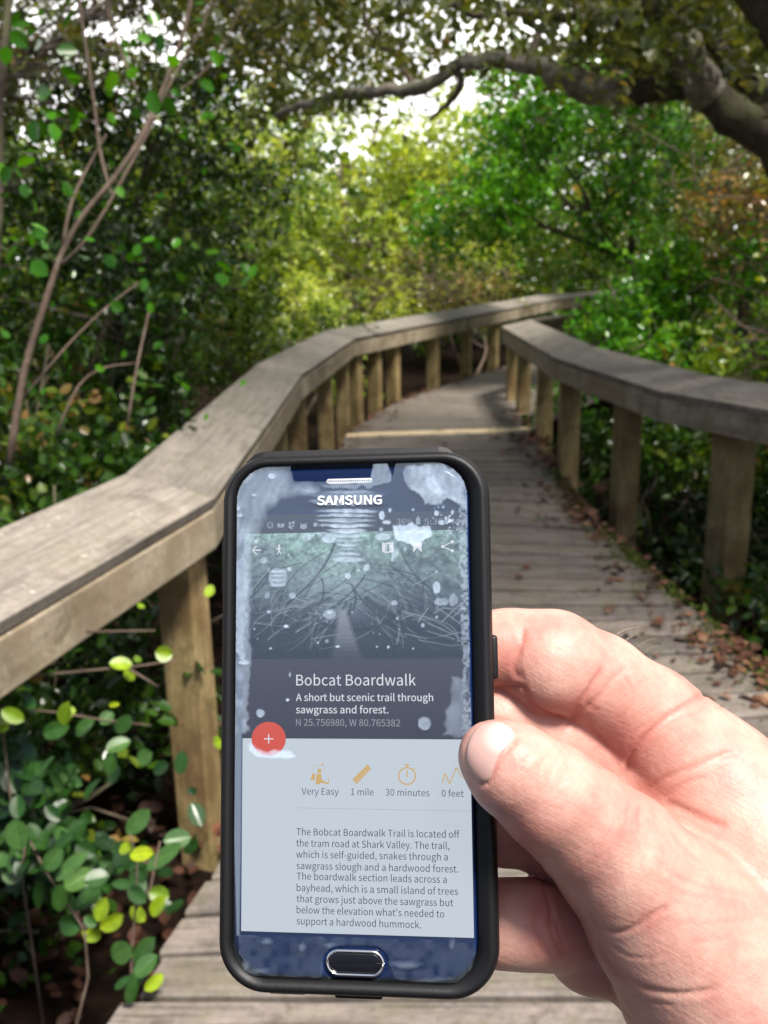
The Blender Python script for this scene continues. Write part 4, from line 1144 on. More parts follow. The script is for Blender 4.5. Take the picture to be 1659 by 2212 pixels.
        o = bpy.data.objects.new(name, me); C.objects.link(o); o.parent = parent or page
        return o
    MM = np.linalg.norm(c2(800, 500) - c2(801, 500))     # metres per crop pixel
    text('Bobcat Boardwalk', c1(467, 1385), c1(1139, 1385), 60 * MM, white, bold=0.0)
    text('A short but scenic trail through', c1(465, 1472), c1(1237, 1473), 40 * MM, white, bold=0.006)
    text('sawgrass and forest.', c1(465, 1541), c1(985, 1542), 40 * MM, white, bold=0.006)
    text('N 25.756980, W 80.765382', c1(466, 1611), c1(1051, 1615), 37 * MM, soft_w)
    for s, a, b_, y0, y1 in (('Very Easy', 497, 706, 410, 412), ('1 mile', 775, 902, 413, 415), ('30 minutes', 968, 1216, 416, 420), ('0 feet', 1285, 1409, 421, 424)):
        text(s, c2(a, y0), c2(b_, y1), 36 * MM, grey)
    body = [('The Bobcat Boardwalk Trail is located off', 468, 1386, 638, 654), ('the tram road at Shark Valley. The trail,', 467, 1328, 702, 718),
            ('which is self-guided, snakes through a', 467, 1319, 765, 781), ('sawgrass slough and a hardwood forest.', 468, 1379, 829, 849),
            ('The boardwalk section leads across a', 469, 1313, 888, 908), ('bayhead, which is a small island of trees', 469, 1377, 953, 975),
            ('that grows just above the sawgrass but', 469, 1350, 1015, 1039), ('below the elevation what\'s needed to', 469, 1299, 1077, 1102),
            ('support a hardwood hummock.', 469, 1169, 1140, 1163)]
    for s, a, b_, y0, y1 in body:
        text(s, c2(a, y0), c2(b_, y1), 37 * MM, dkt)
    quad('divider', [c2(465, 484), c2(1447, 503), c2(1447, 505), c2(465, 486)], emis('rule_grey', (165, 176, 192), 0.9), 0.00007, page)
    text('36%', c1(1031, 479), c1(1122, 481), 33 * MM, dim)
    text('5:36 PM', c1(1187, 479), c1(1380, 479), 33 * MM, dim)
    logo = simple('silver_print', (0.85, 0.87, 0.9), 0.35, 0.0)
    text('SAMSUNG', c1(587, 371, 0), c1(950, 366, 0), 50 * MM, logo, name='brand_lettering', z=0.00095, bold=0.024, parent=face)
    # ---- icons
    def poly(name, pts, mat, f=c1, z=0.00009): return quad(name, [f(*p) for p in pts], mat, z, page)
    def multi(name, polys, mat, f=c1, z=0.00009):
        mb = MB()
        for i, pts in enumerate(polys):
            mb.add([(*f(*p), z + i * 0.000001) for p in pts], [tuple(range(len(pts)))])
        return mb.build(name, mat, page)
    def bar(x0, y0, x1, y1, w_):
        dx, dy = x1 - x0, y1 - y0; L_ = math.hypot(dx, dy); nx, ny = -dy / L_ * w_ / 2, dx / L_ * w_ / 2
        return [(x0 + nx, y0 + ny), (x1 + nx, y1 + ny), (x1 - nx, y1 - ny), (x0 - nx, y0 - ny)]
    def disc(cx, cy, r, n=20, ry=None): return [(cx + r * math.cos(2 * math.pi * k / n), cy + (ry or r) * math.sin(2 * math.pi * k / n)) for k in range(n)]
    def ring(cx, cy, r, w_, n=28):
        out = []
        for k in range(n):
            a, b_ = 2 * math.pi * k / n, 2 * math.pi * (k + 1) / n
            out.append([(cx + r * math.cos(a), cy + r * math.sin(a)), (cx + r * math.cos(b_), cy + r * math.sin(b_)),
                        (cx + (r - w_) * math.cos(b_), cy + (r - w_) * math.sin(b_)), (cx + (r - w_) * math.cos(a), cy + (r - w_) * math.sin(a))])
        return out
    multi('arrow_icon', [bar(222, 624, 270, 624, 6), bar(222, 624, 244, 599, 6), bar(222, 624, 244, 649, 6)], white)
    multi('hiker_icon', [disc(371, 599, 6), bar(371, 606, 370, 628, 9), bar(370, 626, 360, 648, 5), bar(370, 626, 381, 648, 5), bar(368, 610, 357, 622, 4), bar(372, 610, 383, 620, 4)], white)
    multi('map_icon', [[(950, 580), (968, 586), (968, 640), (950, 634)], [(972, 586), (976, 584), (976, 638), (972, 640)], [(990, 580), (994, 584), (994, 632), (990, 634)],
                       [(996, 584), (1014, 578), (1014, 632), (996, 638)], bar(968, 588, 996, 582, 7), bar(968, 637, 996, 634, 7)], white)
    poly('bookmark_icon', [(1125, 582), (1172, 582), (1172, 636), (1148, 612), (1125, 636)], white)
    multi('share_icon', [disc(1290, 604, 9), disc(1344, 577, 9), disc(1344, 627, 9), bar(1290, 604, 1344, 577, 5), bar(1290, 604, 1344, 627, 5)], white)
    multi('battery_icon', [[(1140, 442), (1164, 442), (1164, 480), (1140, 480)], [(1147, 434), (1157, 434), (1157, 441), (1147, 441)]], dim)
    multi('status_icon', ring(320, 484, 18, 4) + [disc(313, 482, 3), disc(327, 482, 3), disc(320, 492, 3)], dim)
    multi('status_icon', [[(360, 472), (378, 476), (378, 498), (360, 494)], [(381, 476), (399, 472), (399, 494), (381, 498)]], dim)
    multi('status_icon', [[(424, 466), (438, 466), (438, 480), (424, 480)], [(442, 462), (458, 462), (458, 478), (442, 478)], [(424, 484), (440, 484), (440, 500), (424, 500)], [(445, 483), (455, 483), (455, 493), (445, 493)]], dim)
    multi('status_icon', [disc(508, 492, 20, ry=15), bar(490, 470, 500, 482, 5), bar(526, 470, 518, 482, 5)], dim)
    multi('status_icon', [bar(605, 485, 625, 485, 4), bar(615, 474, 615, 496, 4), disc(575, 480, 12)], dim)
    # round add button
    fab = multi('add_button', [disc(312, 97, 96, 48)], emis('button_red', (216, 84, 68), 0.95), c2, 0.00008)
    mb = MB()
    for b_ in (bar(286, 97, 338, 97, 6), bar(312, 71, 312, 123, 6)): mb.add([(*c2(*p), 0.00011) for p in b_], [(0, 1, 2, 3)])
    mb.build('plus_icon', white, page)
    multi('hiker_icon', [disc(597, 277, 12), [(583, 292), (606, 292), (612, 328), (634, 340), (648, 346), (646, 352), (600, 344), (600, 353), (576, 353), (578, 320)],
                         [(557, 292), (574, 292), (570, 330), (547, 330)], bar(650, 318, 646, 352, 5), bar(563, 246, 568, 254, 5), bar(584, 240, 586, 250, 4), bar(562, 264, 568, 262, 4),
                         disc(614, 243, 7), disc(622, 268, 4)], gold, c2)
    multi('ruler_icon', [[(783, 325), (868, 240), (890, 266), (806, 353)]], gold, c2)
    pg = emis('page_tick', (202, 212, 223), 0.92)
    multi('ruler_icon', [bar(806 + k * 11 + 4, 344 - k * 11.3, 798 + k * 11 + 4, 336 - k * 11.3 - (4 if k % 2 else 0), 3) for k in range(8)], pg, c2, 0.00011)
    multi('stopwatch_icon', ring(1090, 306, 51, 8) + [bar(1090, 275, 1090, 312, 7), bar(1078, 243, 1102, 243, 8), bar(1090, 243, 1090, 256, 7), bar(1126, 268, 1134, 261, 7)], gold, c2)
    multi('profile_icon', [bar(1288, 345, 1303, 291, 6), bar(1303, 291, 1330, 350, 6), bar(1330, 350, 1367, 258, 6), bar(1367, 258, 1400, 315, 6)], gold, c2)

    # ---- earpiece and home button
    silver = simple('silver_metal', (0.75, 0.75, 0.78), 0.28, 0.9)
    pill = lambda f, x0, x1, y0, y1, ins, z, n=12: [(a, c, z) for a, c in rrect(f(x0, (y0 + y1) / 2)[0], f(x1, (y0 + y1) / 2)[0], f((x0 + x1) / 2, y1)[1], f((x0 + x1) / 2, y0)[1], abs(f(0, y1)[1] - f(0, y0)[1]) / 2 - 1e-5, n, ins)]
    ear = loft([pill(c1, 634, 896, 220, 252, 0, -0.0001), pill(c1, 634, 896, 220, 252, 0.0001, 0.0002), pill(c1, 634, 896, 220, 252, 0.0004, 0.0002)], 'earpiece', simple('ear_mesh', (0.72, 0.74, 0.78), 0.4, 0.2), face)
    mb = MB()
    for k in range(19):
        for dy in (-4, 4):
            c_ = c1(655 + k * 12.2, 236 + dy); mb.add([(c_[0] + 0.00012 * math.cos(a), c_[1] + 0.00012 * math.sin(a), 0.00022) for a in np.linspace(0, 2 * math.pi, 7)[:-1]], [tuple(range(6))])
    mb.build('grille_holes', simple('hole_black', (0.02, 0.02, 0.02), 0.6), face)
    H = lambda ins, z: pill(c2, 632, 968, 1276, 1432, ins, z)
    loft([H(0, -0.0001), H(0.0001, 0.0007), H(0.0004, 0.001), H(0.0007, 0.001), H(0.0009, 0.0007), H(0.001, 0.0004)], 'home_button_ring', simple('bright_chrome', (0.95, 0.93, 0.88), 0.12, 1.0), face, True, False)
    loft([H(0.0009, 0.0), H(0.0010, 0.00055), H(0.0016, 0.00065), H(0.003, 0.00062)], 'home_button', simple('button_black', (0.004, 0.004, 0.008), 0.3, 0, 0.4), face)

    # ---- the loose screen film: one sheet, its milky places and ripples worked into the sheet itself
    x0, x1, y0, y1 = gl + 0.0003, gr - 0.0003, gb + 0.0006, gt + 0.0012
    NX, NY = 300, 600
    gx, gy = np.meshgrid(np.linspace(x0, x1, NX), np.linspace(y0, y1, NY))
    # crop coordinates of each place (bilinear through the display pose)
    W3 = PO + gx[..., None] * PX_ + gy[..., None] * PY_ - CP
    zz = W3 @ Fv
    u = PCX + FPX * (W3 @ Rv) / zz; v = PCY - FPX * (W3 @ Uv) / zz
    a = (u - 460.8) / 0.384; b1 = (v - 948.8) / 0.384; b2 = (v - 1558.7) / 0.384
    def noise(s, seed):
        r = np.random.RandomState(seed).rand(200, 200)
        qx, qy = a / s, b1 / s
        ix, iy = np.floor(qx).astype(int), np.floor(qy).astype(int); fx, fy = qx - ix, qy - iy
        fx = fx * fx * (3 - 2 * fx); fy = fy * fy * (3 - 2 * fy); g = lambda i, j: r[j % 200, i % 200]
        return (g(ix, iy) * (1 - fx) + g(ix + 1, iy) * fx) * (1 - fy) + (g(ix, iy + 1) * (1 - fx) + g(ix + 1, iy + 1) * fx) * fy - 0.5
    nz1, nz2 = noise(38, 1), noise(14, 2)
    aw = a + 26 * nz1 + 10 * nz2; bw = b1 + 26 * noise(40, 3) + 10 * noise(13, 4)
    def poly_d(pts, A=aw, B=bw):
        """signed distance to a polygon, negative inside"""
        d = np.full(A.shape, 1e9); ins = np.zeros(A.shape, bool); n_ = len(pts)
        for i in range(n_):
            xa, ya = pts[i]; xb, yb = pts[(i + 1) % n_]
            ex, ey = xb - xa, yb - ya
            t = np.clip(((A - xa) * ex + (B - ya) * ey) / (ex * ex + ey * ey + 1e-9), 0, 1)
            d = np.minimum(d, np.hypot(A - xa - t * ex, B - ya - t * ey))
            if ya != yb: ins ^= ((ya > B) != (yb > B)) & (A < ex * (B - ya) / ey + xa)
        return np.where(ins, -d, d)
    def ell(cx, cy, rx, ry, A=aw, B=bw): return (np.hypot((A - cx) / rx, (B - cy) / ry) - 1) * min(rx, ry)
    haze = np.zeros_like(a); hgt = np.zeros_like(a)
    def put(d, amt, edge=5.0, lift=0.0, inner=None):
        nonlocal haze, hgt
        mk = np.clip(0.5 - d / (edge * 1.7), 0, 1); mk = mk * mk * (3 - 2 * mk)
        vv = amt * mk
        if inner is not None: vv = vv * np.clip(inner + 0.0 * d, 0, 1)
        haze = np.maximum(haze, vv)
        hgt += lift * np.exp(-(d / 7.0) ** 2) + 0.8 * lift * mk
    mot = np.clip(0.8 + 0.5 * noise(90, 30), 0.45, 1)
    put(poly_d([(60, 150), (400, 158), (425, 190), (445, 238), (560, 252), (600, 290), (560, 320), (380, 330), (300, 400), (265, 500), (215, 560), (180, 640), (90, 640)]), 0.62, 60, 0.10, mot)
    put(poly_d([(60, 500), (245, 520), (215, 600), (210, 900), (205, 1100), (212, 1250), (190, 1500), (205, 1640), (60, 1700)]), 0.50, 14, 0.12, np.clip(0.8 + 0.6 * nz1, 0.4, 1))
    put(poly_d([(118, 700), (180, 640), (200, 760), (192, 1000), (180, 1240), (130, 1240)]), 0.62, 18, 0.1)
    put(poly_d([(1085, 150), (1300, 140), (1420, 220), (1425, 395), (1350, 360), (1310, 330), (1282, 372), (1240, 360), (1190, 372), (1150, 300), (1062, 240)]), 0.72, 14, 0.16, np.clip(0.85 + 0.7 * noise(60, 9), 0.35, 1))
    put(poly_d([(1180, 200), (1250, 190), (1330, 300), (1270, 345), (1200, 300)]), 0.92, 40, 0.1)
    put(poly_d([(905, 128), (975, 128), (1012, 215), (980, 240), (860, 275), (640, 270), (600, 258), (870, 245), (890, 200)]), 0.42, 8, 0.12)
    for cy, hw_, hh, am in ((300, 150, 14, .5), (318, 215, 22, .45), (352, 200, 30, .5), (405, 165, 14, .8), (430, 150, 13, .85), (458, 155, 15, .8), (486, 140, 15, .85), (515, 110, 18, .8), (545, 120, 14, .6),
                            (572, 85, 12, .5), (600, 52, 11, .75), (622, 50, 7, .6), (648, 70, 10, .72), (678, 88, 17, .78)):
        put(ell(745 + (cy % 7) * 4 - 10, cy, hw_, hh * 0.8, a + 14 * noise(60, 31), b1 + 9 * noise(70, 32) + 5 * noise(24, 33)), am, 5, 0.22, np.clip(0.85 + 0.5 * nz1, 0.5, 1))
    put(ell(855, 715, 18, 22), 0.6, 5, 0.2)
    put(poly_d([(1022, 480), (1100, 475), (1215, 500), (1225, 550), (1160, 600), (1120, 615), (1075, 575), (1018, 565)]), 0.92, 8, 0.25)
    rsd = np.random.RandomState(5)
    for cx_, cy_, rx, ry, am in ((650, 560, 38, 26, .7), (530, 552, 30, 20, .45), (610, 530, 30, 10, .4), (955, 550, 48, 20, .6), (1020, 640, 22, 30, .5), (1010, 670, 8, 22, .6), (448, 880, 20, 18, .5), (757, 772, 17, 16, .7),
                                 (655, 985, 36, 27, .45), (655, 975, 20, 10, .8), (1257, 835, 22, 34, .7), (1285, 915, 42, 22, .45), (1350, 905, 25, 35, .4), (268, 1540, 23, 23, .55), (1188, 1598, 36, 38, .45),
                                 (1020, 922, 18, 14, .5), (367, 780, 54, 56, .4), (365, 745, 45, 8, .8), (365, 768, 42, 6, .8), (362, 795, 46, 6, .8), (360, 822, 46, 6, .7), (285, 685, 20, 20, .45), (305, 880, 14, 18, .4),
                                 (950, 430, 16, 26, .8), (975, 468, 24, 12, .8), (995, 400, 10, 14, .8), (1255, 418, 14, 16, .8), (1290, 470, 22, 14, .7), (1345, 412, 8, 14, .8), (1335, 460, 14, 10, .8), (430, 730, 10, 12, .7),
                                 (230, 318, 14, 8, .9), (330, 210, 20, 16, .9), (130, 385, 30, 18, .8), (150, 430, 22, 10, .7), (175, 1255, 34, 14, .8), (413, 1052, 14, 8, .9), (700, 1168, 12, 6, .8), (422, 1466, 9, 7, .9), (433, 1325, 7, 14, .5)):
        put(ell(cx_, cy_, rx, ry, a + 6 * nz2, b1 + 6 * noise(13, 4)), am, 5, 0.22)
    for k in range(60):
        cx_, cy_ = rsd.uniform(220, 1380), rsd.uniform(380, 1180)
        r = rsd.choice([4, 5, 6, 8, 11]); put(ell(cx_, cy_, r, r * rsd.uniform(0.7, 1.2), a, b1), rsd.uniform(.35, .7), 5, 0.2)
    for k in range(24):
        cx_, cy_ = 1330 + 60 * rsd.randn(), 450 + 70 * rsd.randn()
        r = rsd.choice([4, 5, 7]); put(ell(cx_, cy_, r, r, a, b1), .75, 4, 0.2)
    put(poly_d([(1380, 200), (1440, 300), (1445, 700), (1450, 1650), (1392, 1650), (1400, 1200), (1385, 700)]), 0.42, 10, 0.15, np.clip(0.7 + 1.5 * nz2, 0.2, 1))
    put(poly_d([(1345, 1330), (1400, 1340), (1440, 1660), (1300, 1660), (1310, 1560), (1340, 1450)]), 0.33, 20, 0.1, mot)
    # over the add button and along the lower edge
    put(poly_d([(205, 120), (240, 150), (300, 172), (370, 160), (440, 165), (455, 195), (400, 205), (340, 200), (250, 198), (200, 160)], aw, b2 + 10 * nz1), 0.72, 12, 0.12)
    put(poly_d([(120, 0), (165, 10), (160, 500), (150, 1200), (135, 1200), (118, 600)], a, b2), 0.30, 8, 0.08)
    low = poly_d([(150, 1200), (1470, 1235), (1490, 1270), (1440, 1400), (1380, 1445), (1025, 1445), (985, 1300), (930, 1262), (680, 1262), (640, 1290), (605, 1432), (330, 1425), (220, 1390), (150, 1300)], a, b2)
    put(low, 0.07, 8, 0.06, np.clip(0.8 + 1.2 * nz1, 0.2, 1))
    put(np.abs(low) - 2, 0.22, 5, 0.0, np.clip(0.4 + 1.5 * nz1, 0, 1))
    for cx_, cy_, rx, ry in ((500, 1265, 14, 16), (665, 1255, 30, 14), (1340, 1250, 12, 20), (1080, 1360, 60, 16), (300, 1235, 22, 14), (260, 1400, 40, 10), (1230, 1450, 50, 6), (190, 1370, 16, 20)):
        put(ell(cx_, cy_, rx, ry, a + 14 * nz1, b2 + 14 * noise(30, 44)), 0.26, 26, 0.15)
    # veil: sky reflection painted into the haze, fading downward, cut out round the earpiece
    sky_veil = 0.13 * np.clip(1.15 - b1 / 1500, 0, 1) + 0.02
    streak = noise(16, 41) * 0.6 + 0.5 * (lambda A, B: np.sin(A / 9.0 + B / 31.0 + 9 * noise(70, 42)))(a, b1) * 0.5
    haze = haze * np.where(haze > 0.3, np.clip(0.95 + 0.26 * streak, 0.45, 1.25), 1)
    hgt += 0.05 * streak * (haze > 0.2)
    notch = poly_d([(425, 120), (1030, 120), (1010, 215), (900, 232), (640, 240), (520, 240), (455, 238)], a + 4 * nz2, b1)
    haze = np.maximum(haze, sky_veil)
    haze = np.where(notch < 0, np.minimum(haze, 0.42 * np.clip(0.5 - poly_d([(905, 128), (975, 128), (1012, 225), (880, 250)], a, b1) / 6, 0, 1)), haze)
    btn = np.hypot(np.maximum(np.abs(a - 800) - 90, 0), b2 - 1354) - 92
    haze = np.where(btn < 0, 0, haze)
    haze = np.clip(haze * 0.70, 0, 0.70)
    ripple = (0.35 * noise(30, 20) + 0.15 * noise(12, 21)) * np.clip((haze - 0.12) * 4, 0, 1)
    hz = 0.00055 + (hgt + 0.5 * ripple) * 0.0003
    hz = np.where(btn < 8, 0.0003, hz)
    Vx = np.stack([gx, gy, hz], -1).reshape(-1, 3)
    idx = np.arange(NX * NY).reshape(NY, NX)
    F = np.stack([idx[:-1, :-1], idx[:-1, 1:], idx[1:, 1:], idx[1:, :-1]], -1).reshape(-1, 4)
    # keep only what lies inside the glass's rounded outline and outside the button hole
    def inside_rr(X, Y, r=0.0098):
        cxm, cym = (gl + gr) / 2, (gb + gt) / 2
        qx = np.abs(X - cxm) - ((gr - gl) / 2 - r - 0.0004); qy = np.abs(Y - cym) - ((gt - gb) / 2 - r + 0.0006)
        return np.hypot(np.maximum(qx, 0), np.maximum(qy, 0)) + np.minimum(np.maximum(qx, qy), 0) < r
    keep = (inside_rr(gx, gy) & (btn > -2)).ravel()
    F = F[keep[F].all(1)]
    used = np.unique(F); remap = -np.ones(len(Vx), int); remap[used] = np.arange(len(used))
    m, n, p, o = new_mat('milky_film')
    at_h = attr(n, 'haze')
    nw = N(n, 'ShaderNodeTexNoise', i_Scale=1500.0, i_Detail=3.0)
    tc = N(n, 'ShaderNodeTexCoord'); n.links.new(tc.outputs['Object'], nw.inputs['Vector'])
    p.inputs['Base Color'].default_value = (0.52, 0.64, 0.80, 1)
    p.inputs['Roughness'].default_value = 0.22
    p.inputs['Specular IOR Level'].default_value = 0.6
    tr = N(n, 'ShaderNodeBsdfTransparent')
    gls = N(n, 'ShaderNodeBsdfGlossy'); gls.inputs['Roughness'].default_value = 0.07
    gls.inputs['Color'].default_value = (0.8, 0.88, 1, 1)
    fr = N(n, 'ShaderNodeFresnel'); fr.inputs[0].default_value = 1.25
    mx0 = N(n, 'ShaderNodeMixShader'); n.links.new(fr.outputs[0], mx0.inputs[0]); n.links.new(tr.outputs[0], mx0.inputs[1]); n.links.new(gls.outputs[0], mx0.inputs[2])
    mx = N(n, 'ShaderNodeMixShader'); n.links.new(at_h.outputs['Fac'], mx.inputs[0]); n.links.new(mx0.outputs[0], mx.inputs[1]); n.links.new(p.outputs[0], mx.inputs[2])
    n.links.new(mx.outputs[0], o.inputs[0])
    film = npmesh('screen_film', Vx[used], remap[F], m, phone, True, {'haze': ('FLOAT', haze.ravel()[used])})
    film['label'] = 'badly fitted clear film with milky bubbles and ripples'
build_phone()

# ================================================================== HAND
def build_hand():
    PCv = np.array([PCX, PCY])
    def K(px, py, z): return np.array([(px - PCX) / FPX * z, (py - PCY) / FPX * z, z])
    def rad(r, z): return r * z / FPX
    def cone(p, a, b, r1, r2):
        """distance to a ball-ended tapering limb piece"""
        ba = b - a; l2 = ba @ ba; rr = r1 - r2; a2 = l2 - rr * rr; il2 = 1.0 / l2
        pa = p - a; y = pa @ ba; zz = y - l2
        x2 = ((pa * l2 - y[:, None] * ba) ** 2).sum(1)
        y2 = y * y * l2; z2 = zz * zz * l2
        k = np.sign(rr) * rr * rr * x2
        out = (np.sqrt(x2 * a2 * il2) + y * rr) * il2 - r1
        c_a = np.sign(zz) * a2 * z2 > k
        c_b = np.sign(y) * a2 * y2 < k
        out = np.where(c_a, np.sqrt(x2 + z2) * il2 - r2, np.where(c_b, np.sqrt(x2 + y2) * il2 - r1, out))
        return out
    def smin(a, b, k):
        h = np.clip(0.5 + 0.5 * (b - a) / k, 0, 1)
        return b * (1 - h) + a * h - k * h * (1 - h)
    def chain(p, pts, k=0.003):
        P = [K(x, y, z) for x, y, z, r in pts]; Rr = [rad(r, z) for x, y, z, r in pts]
        d = None
        for i in range(len(P) - 1):
            c = cone(p, P[i], P[i + 1], Rr[i], Rr[i + 1])
            d = c if d is None else smin(d, c, k)
        return d
    def ball(p, x, y, z, r, sx=1.0, sz=1.0):
        q = p - K(x, y, z)
        s = np.array([sx, sx, sz])
        return (np.linalg.norm(q / s, axis=1) - rad(r, z)) * min(sx, sz)

    HAND = HANDSPEC
    def field(p):
        palm = None
        for pts in HAND['palm']:
            c = chain(p, pts, 0.012)
            palm = c if palm is None else smin(palm, c, 0.014)
        out = None
        for pts, kk in HAND['fingers']:
            c = smin(chain(p, pts, 0.0035), palm, kk)
            out = c if out is None else smin(out, c, 0.0016)
        for x, y, z, r, k in HAND['pads']:
            out = smin(out, ball(p, x, y, z, r), k)
        return out
    # ---- surface nets over the blocks that hold the surface
    h = 0.0009; B = 8
    lo = np.array([0.012, 0.018, 0.150]); hi = np.array([0.215, 0.300, 0.325])
    nb = np.ceil((hi - lo) / (h * B)).astype(int)
    bc = [lo[i] + (np.arange(nb[i]) + 0.5) * h * B for i in range(3)]
    G = np.stack(np.meshgrid(*bc, indexing='ij'), -1)
    fd = field(G.reshape(-1, 3)).reshape(nb)
    act = np.abs(fd) < h * B * 1.1
    n = nb * B + 1
    val = np.repeat(np.repeat(np.repeat(np.where(fd < 0, -1, 1).astype('f4'), B, 0), B, 1), B, 2)
    val = np.pad(val, ((0, 1),) * 3, constant_values=1)
    mask = np.repeat(np.repeat(np.repeat(act, B, 0), B, 1), B, 2); mask = np.pad(mask, ((0, 1),) * 3)
    m2 = mask.copy()
    m2[1:] |= mask[:-1]; mm = m2.copy(); m2[:, 1:] |= mm[:, :-1]; mm = m2.copy(); m2[:, :, 1:] |= mm[:, :, :-1]
    ix = np.argwhere(m2)
    v = np.empty(len(ix), 'f4')
    for s in range(0, len(ix), 200000):
        v[s:s + 200000] = field(lo + ix[s:s + 200000] * h)
    val[tuple(ix.T)] = v
    for ax in range(3):                     # close the shape at the box sides
        sl = [slice(None)] * 3; sl[ax] = 0; val[tuple(sl)] = 1; sl[ax] = -1; val[tuple(sl)] = 1
    neg = val < 0
    c = np.zeros(np.array(val.shape) - 1, 'i1')
    offs8 = [(i, j, k) for i in (0, 1) for j in (0, 1) for k in (0, 1)]
    for i, j, k in offs8: c += neg[i:i + c.shape[0], j:j + c.shape[1], k:k + c.shape[2]]
    cells = np.argwhere((c > 0) & (c < 8))
    idm = -np.ones(c.shape, 'i4'); idm[tuple(cells.T)] = np.arange(len(cells))
    acc = np.zeros((len(cells), 3)); cnt = np.zeros(len(cells))
    for (i, j, k) in offs8:
        for ax in range(3):
            o1 = [i, j, k]
            if o1[ax]: continue
            o2 = list(o1); o2[ax] = 1
            va = val[tuple((cells + o1).T)]; vb = val[tuple((cells + o2).T)]
            mk = (va < 0) != (vb < 0)
            t = np.where(mk, va / np.where(mk, va - vb, 1), 0)
            q = cells + np.array(o1) + np.eye(3)[ax] * t[:, None]
            acc[mk] += q[mk]; cnt[mk] += 1
    V = lo + acc / cnt[:, None] * h
    Fs = []
    for ax in range(3):
        a1, a2 = (ax + 1) % 3, (ax + 2) % 3
        sa = [slice(1, -1)] * 3; sb = list(sa); sa[ax] = slice(0, -1); sb[ax] = slice(1, None)
        na, nbm = neg[tuple(sa)], neg[tuple(sb)]
        for flip, sel in ((0, na & ~nbm), (1, ~na & nbm)):
            e = np.argwhere(sel)
            off = np.ones(3, int); off[ax] = 0
            e = e + off
            e1 = np.eye(3, dtype=int)[a1]; e2 = np.eye(3, dtype=int)[a2]
            q = [idm[tuple(x.T)] for x in (e - e1 - e2, e - e2, e, e - e1)]
            f = np.stack(q if not flip else q[::-1], 1)
            Fs.append(f[(f >= 0).all(1)])
    F = np.concatenate(Fs)
    # project to the true surface and get normals
    def grad(p, e=0.0004):
        g = np.stack([field(p + np.eye(3)[i] * e) - field(p - np.eye(3)[i] * e) for i in range(3)], 1)
        return g / (np.linalg.norm(g, axis=1)[:, None] + 1e-9)
    Nn = grad(V)
    V = V - Nn * np.clip(field(V), -h, h)[:, None]
    # ---- folds: each a line on the skin, pressed in and reddened
    U = PCX + FPX * V[:, 0] / V[:, 2]; W = PCY + FPX * V[:, 1] / V[:, 2]
    facing = Nn[:, 2] < 0.35
    red = np.zeros(len(V)); disp = np.zeros(len(V))
    for pts, wd, dep, rd in HAND['folds']:
        P = np.array([(983 + x * 0.4333, 1254 + y * 0.4333) for x, y in pts])
        # round the line off
        for _ in range(2):
            Q = [P[0]]
            for i in range(len(P) - 1): Q += [P[i] * 0.75 + P[i + 1] * 0.25, P[i] * 0.25 + P[i + 1] * 0.75]
            P = np.array(Q + [P[-1]])
        dmin = np.full(len(V), 1e9); along = np.zeros(len(V))
        near = (U > P[:, 0].min() - 60) & (U < P[:, 0].max() + 60) & (W > P[:, 1].min() - 60) & (W < P[:, 1].max() + 60) & facing
        ii = np.where(near)[0]
        uu, ww = U[ii], W[ii]; dm = np.full(len(ii), 1e9); al = np.zeros(len(ii))
        for i in range(len(P) - 1):
            e = P[i + 1] - P[i]; L2 = e @ e + 1e-9
            t = np.clip(((uu - P[i][0]) * e[0] + (ww - P[i][1]) * e[1]) / L2, 0, 1)
            d = np.hypot(uu - P[i][0] - t * e[0], ww - P[i][1] - t * e[1])
            b = d < dm; dm[b] = d[b]; al[b] = (i + t[b]) / (len(P) - 1)
        taper = np.clip(np.minimum(al, 1 - al) * 7, 0, 1)
        prof = np.exp(-(dm / (wd * 0.8)) ** 2) - 0.18 * np.exp(-((dm - wd * 2.2) / (wd * 1.3)) ** 2)
        disp[ii] += -0.72 * dep * prof * taper
        red[ii] = np.maximum(red[ii], 0.42 * rd * np.exp(-(dm / (wd * 1.3)) ** 2) * taper + 0.38 * rd * np.exp(-(dm / (wd * 6)) ** 2) * taper)
    # broad skin blushes, also painting in the shade on lower fingers and palm
    for x, y, rx, ry, am in HAND['blush_shade']:
        cx, cy = 983 + x * 0.4333, 1254 + y * 0.4333
        g = np.exp(-((U - cx) / (rx * 0.4333)) ** 2 - ((W - cy) / (ry * 0.4333)) ** 2) * facing
        red = np.maximum(red, 0) + min(0.8, am * 1.35) * g * (1 - red)
    V2 = V + Nn * disp[:, None] * 0.001
    Wd = CP + V2[:, :1] * Rv - V2[:, 1:2] * Uv + V2[:, 2:3] * Fv
    loc = CP + K(1400, 1800, 0.28) @ np.stack([Rv, -Uv, Fv])

    # ---- skin
    m, n_, p_, o_ = new_mat('skin')
    ar = attr(n_, 'red')
    g = N(n_, 'ShaderNodeNewGeometry')
    n1 = N(n_, 'ShaderNodeTexNoise', i_Scale=70.0, i_Detail=5.0, i_Roughness=0.6)
    n_.links.new(g.outputs['Position'], n1.inputs['Vector'])
    rr = ramp(n_, n1.outputs[0], [(0.3, (0.47, 0.22, 0.185)), (0.5, (0.54, 0.305, 0.25)), (0.72, (0.60, 0.385, 0.31))])
    n2 = N(n_, 'ShaderNodeTexNoise', i_Scale=330.0, i_Detail=4.0, i_Roughness=0.7)
    n_.links.new(g.outputs['Position'], n2.inputs['Vector'])
    r2 = ramp(n_, n2.outputs[0], [(0.3, (0.90, 0.84, 0.82)), (0.6, (1.0, 1.0, 1.0))])
    c = mixc(n_, 0.8, rr.outputs[0], r2.outputs[0], 'MULTIPLY')
    c = mixc(n_, ar.outputs['Fac'], c, (0.46, 0.15, 0.12))
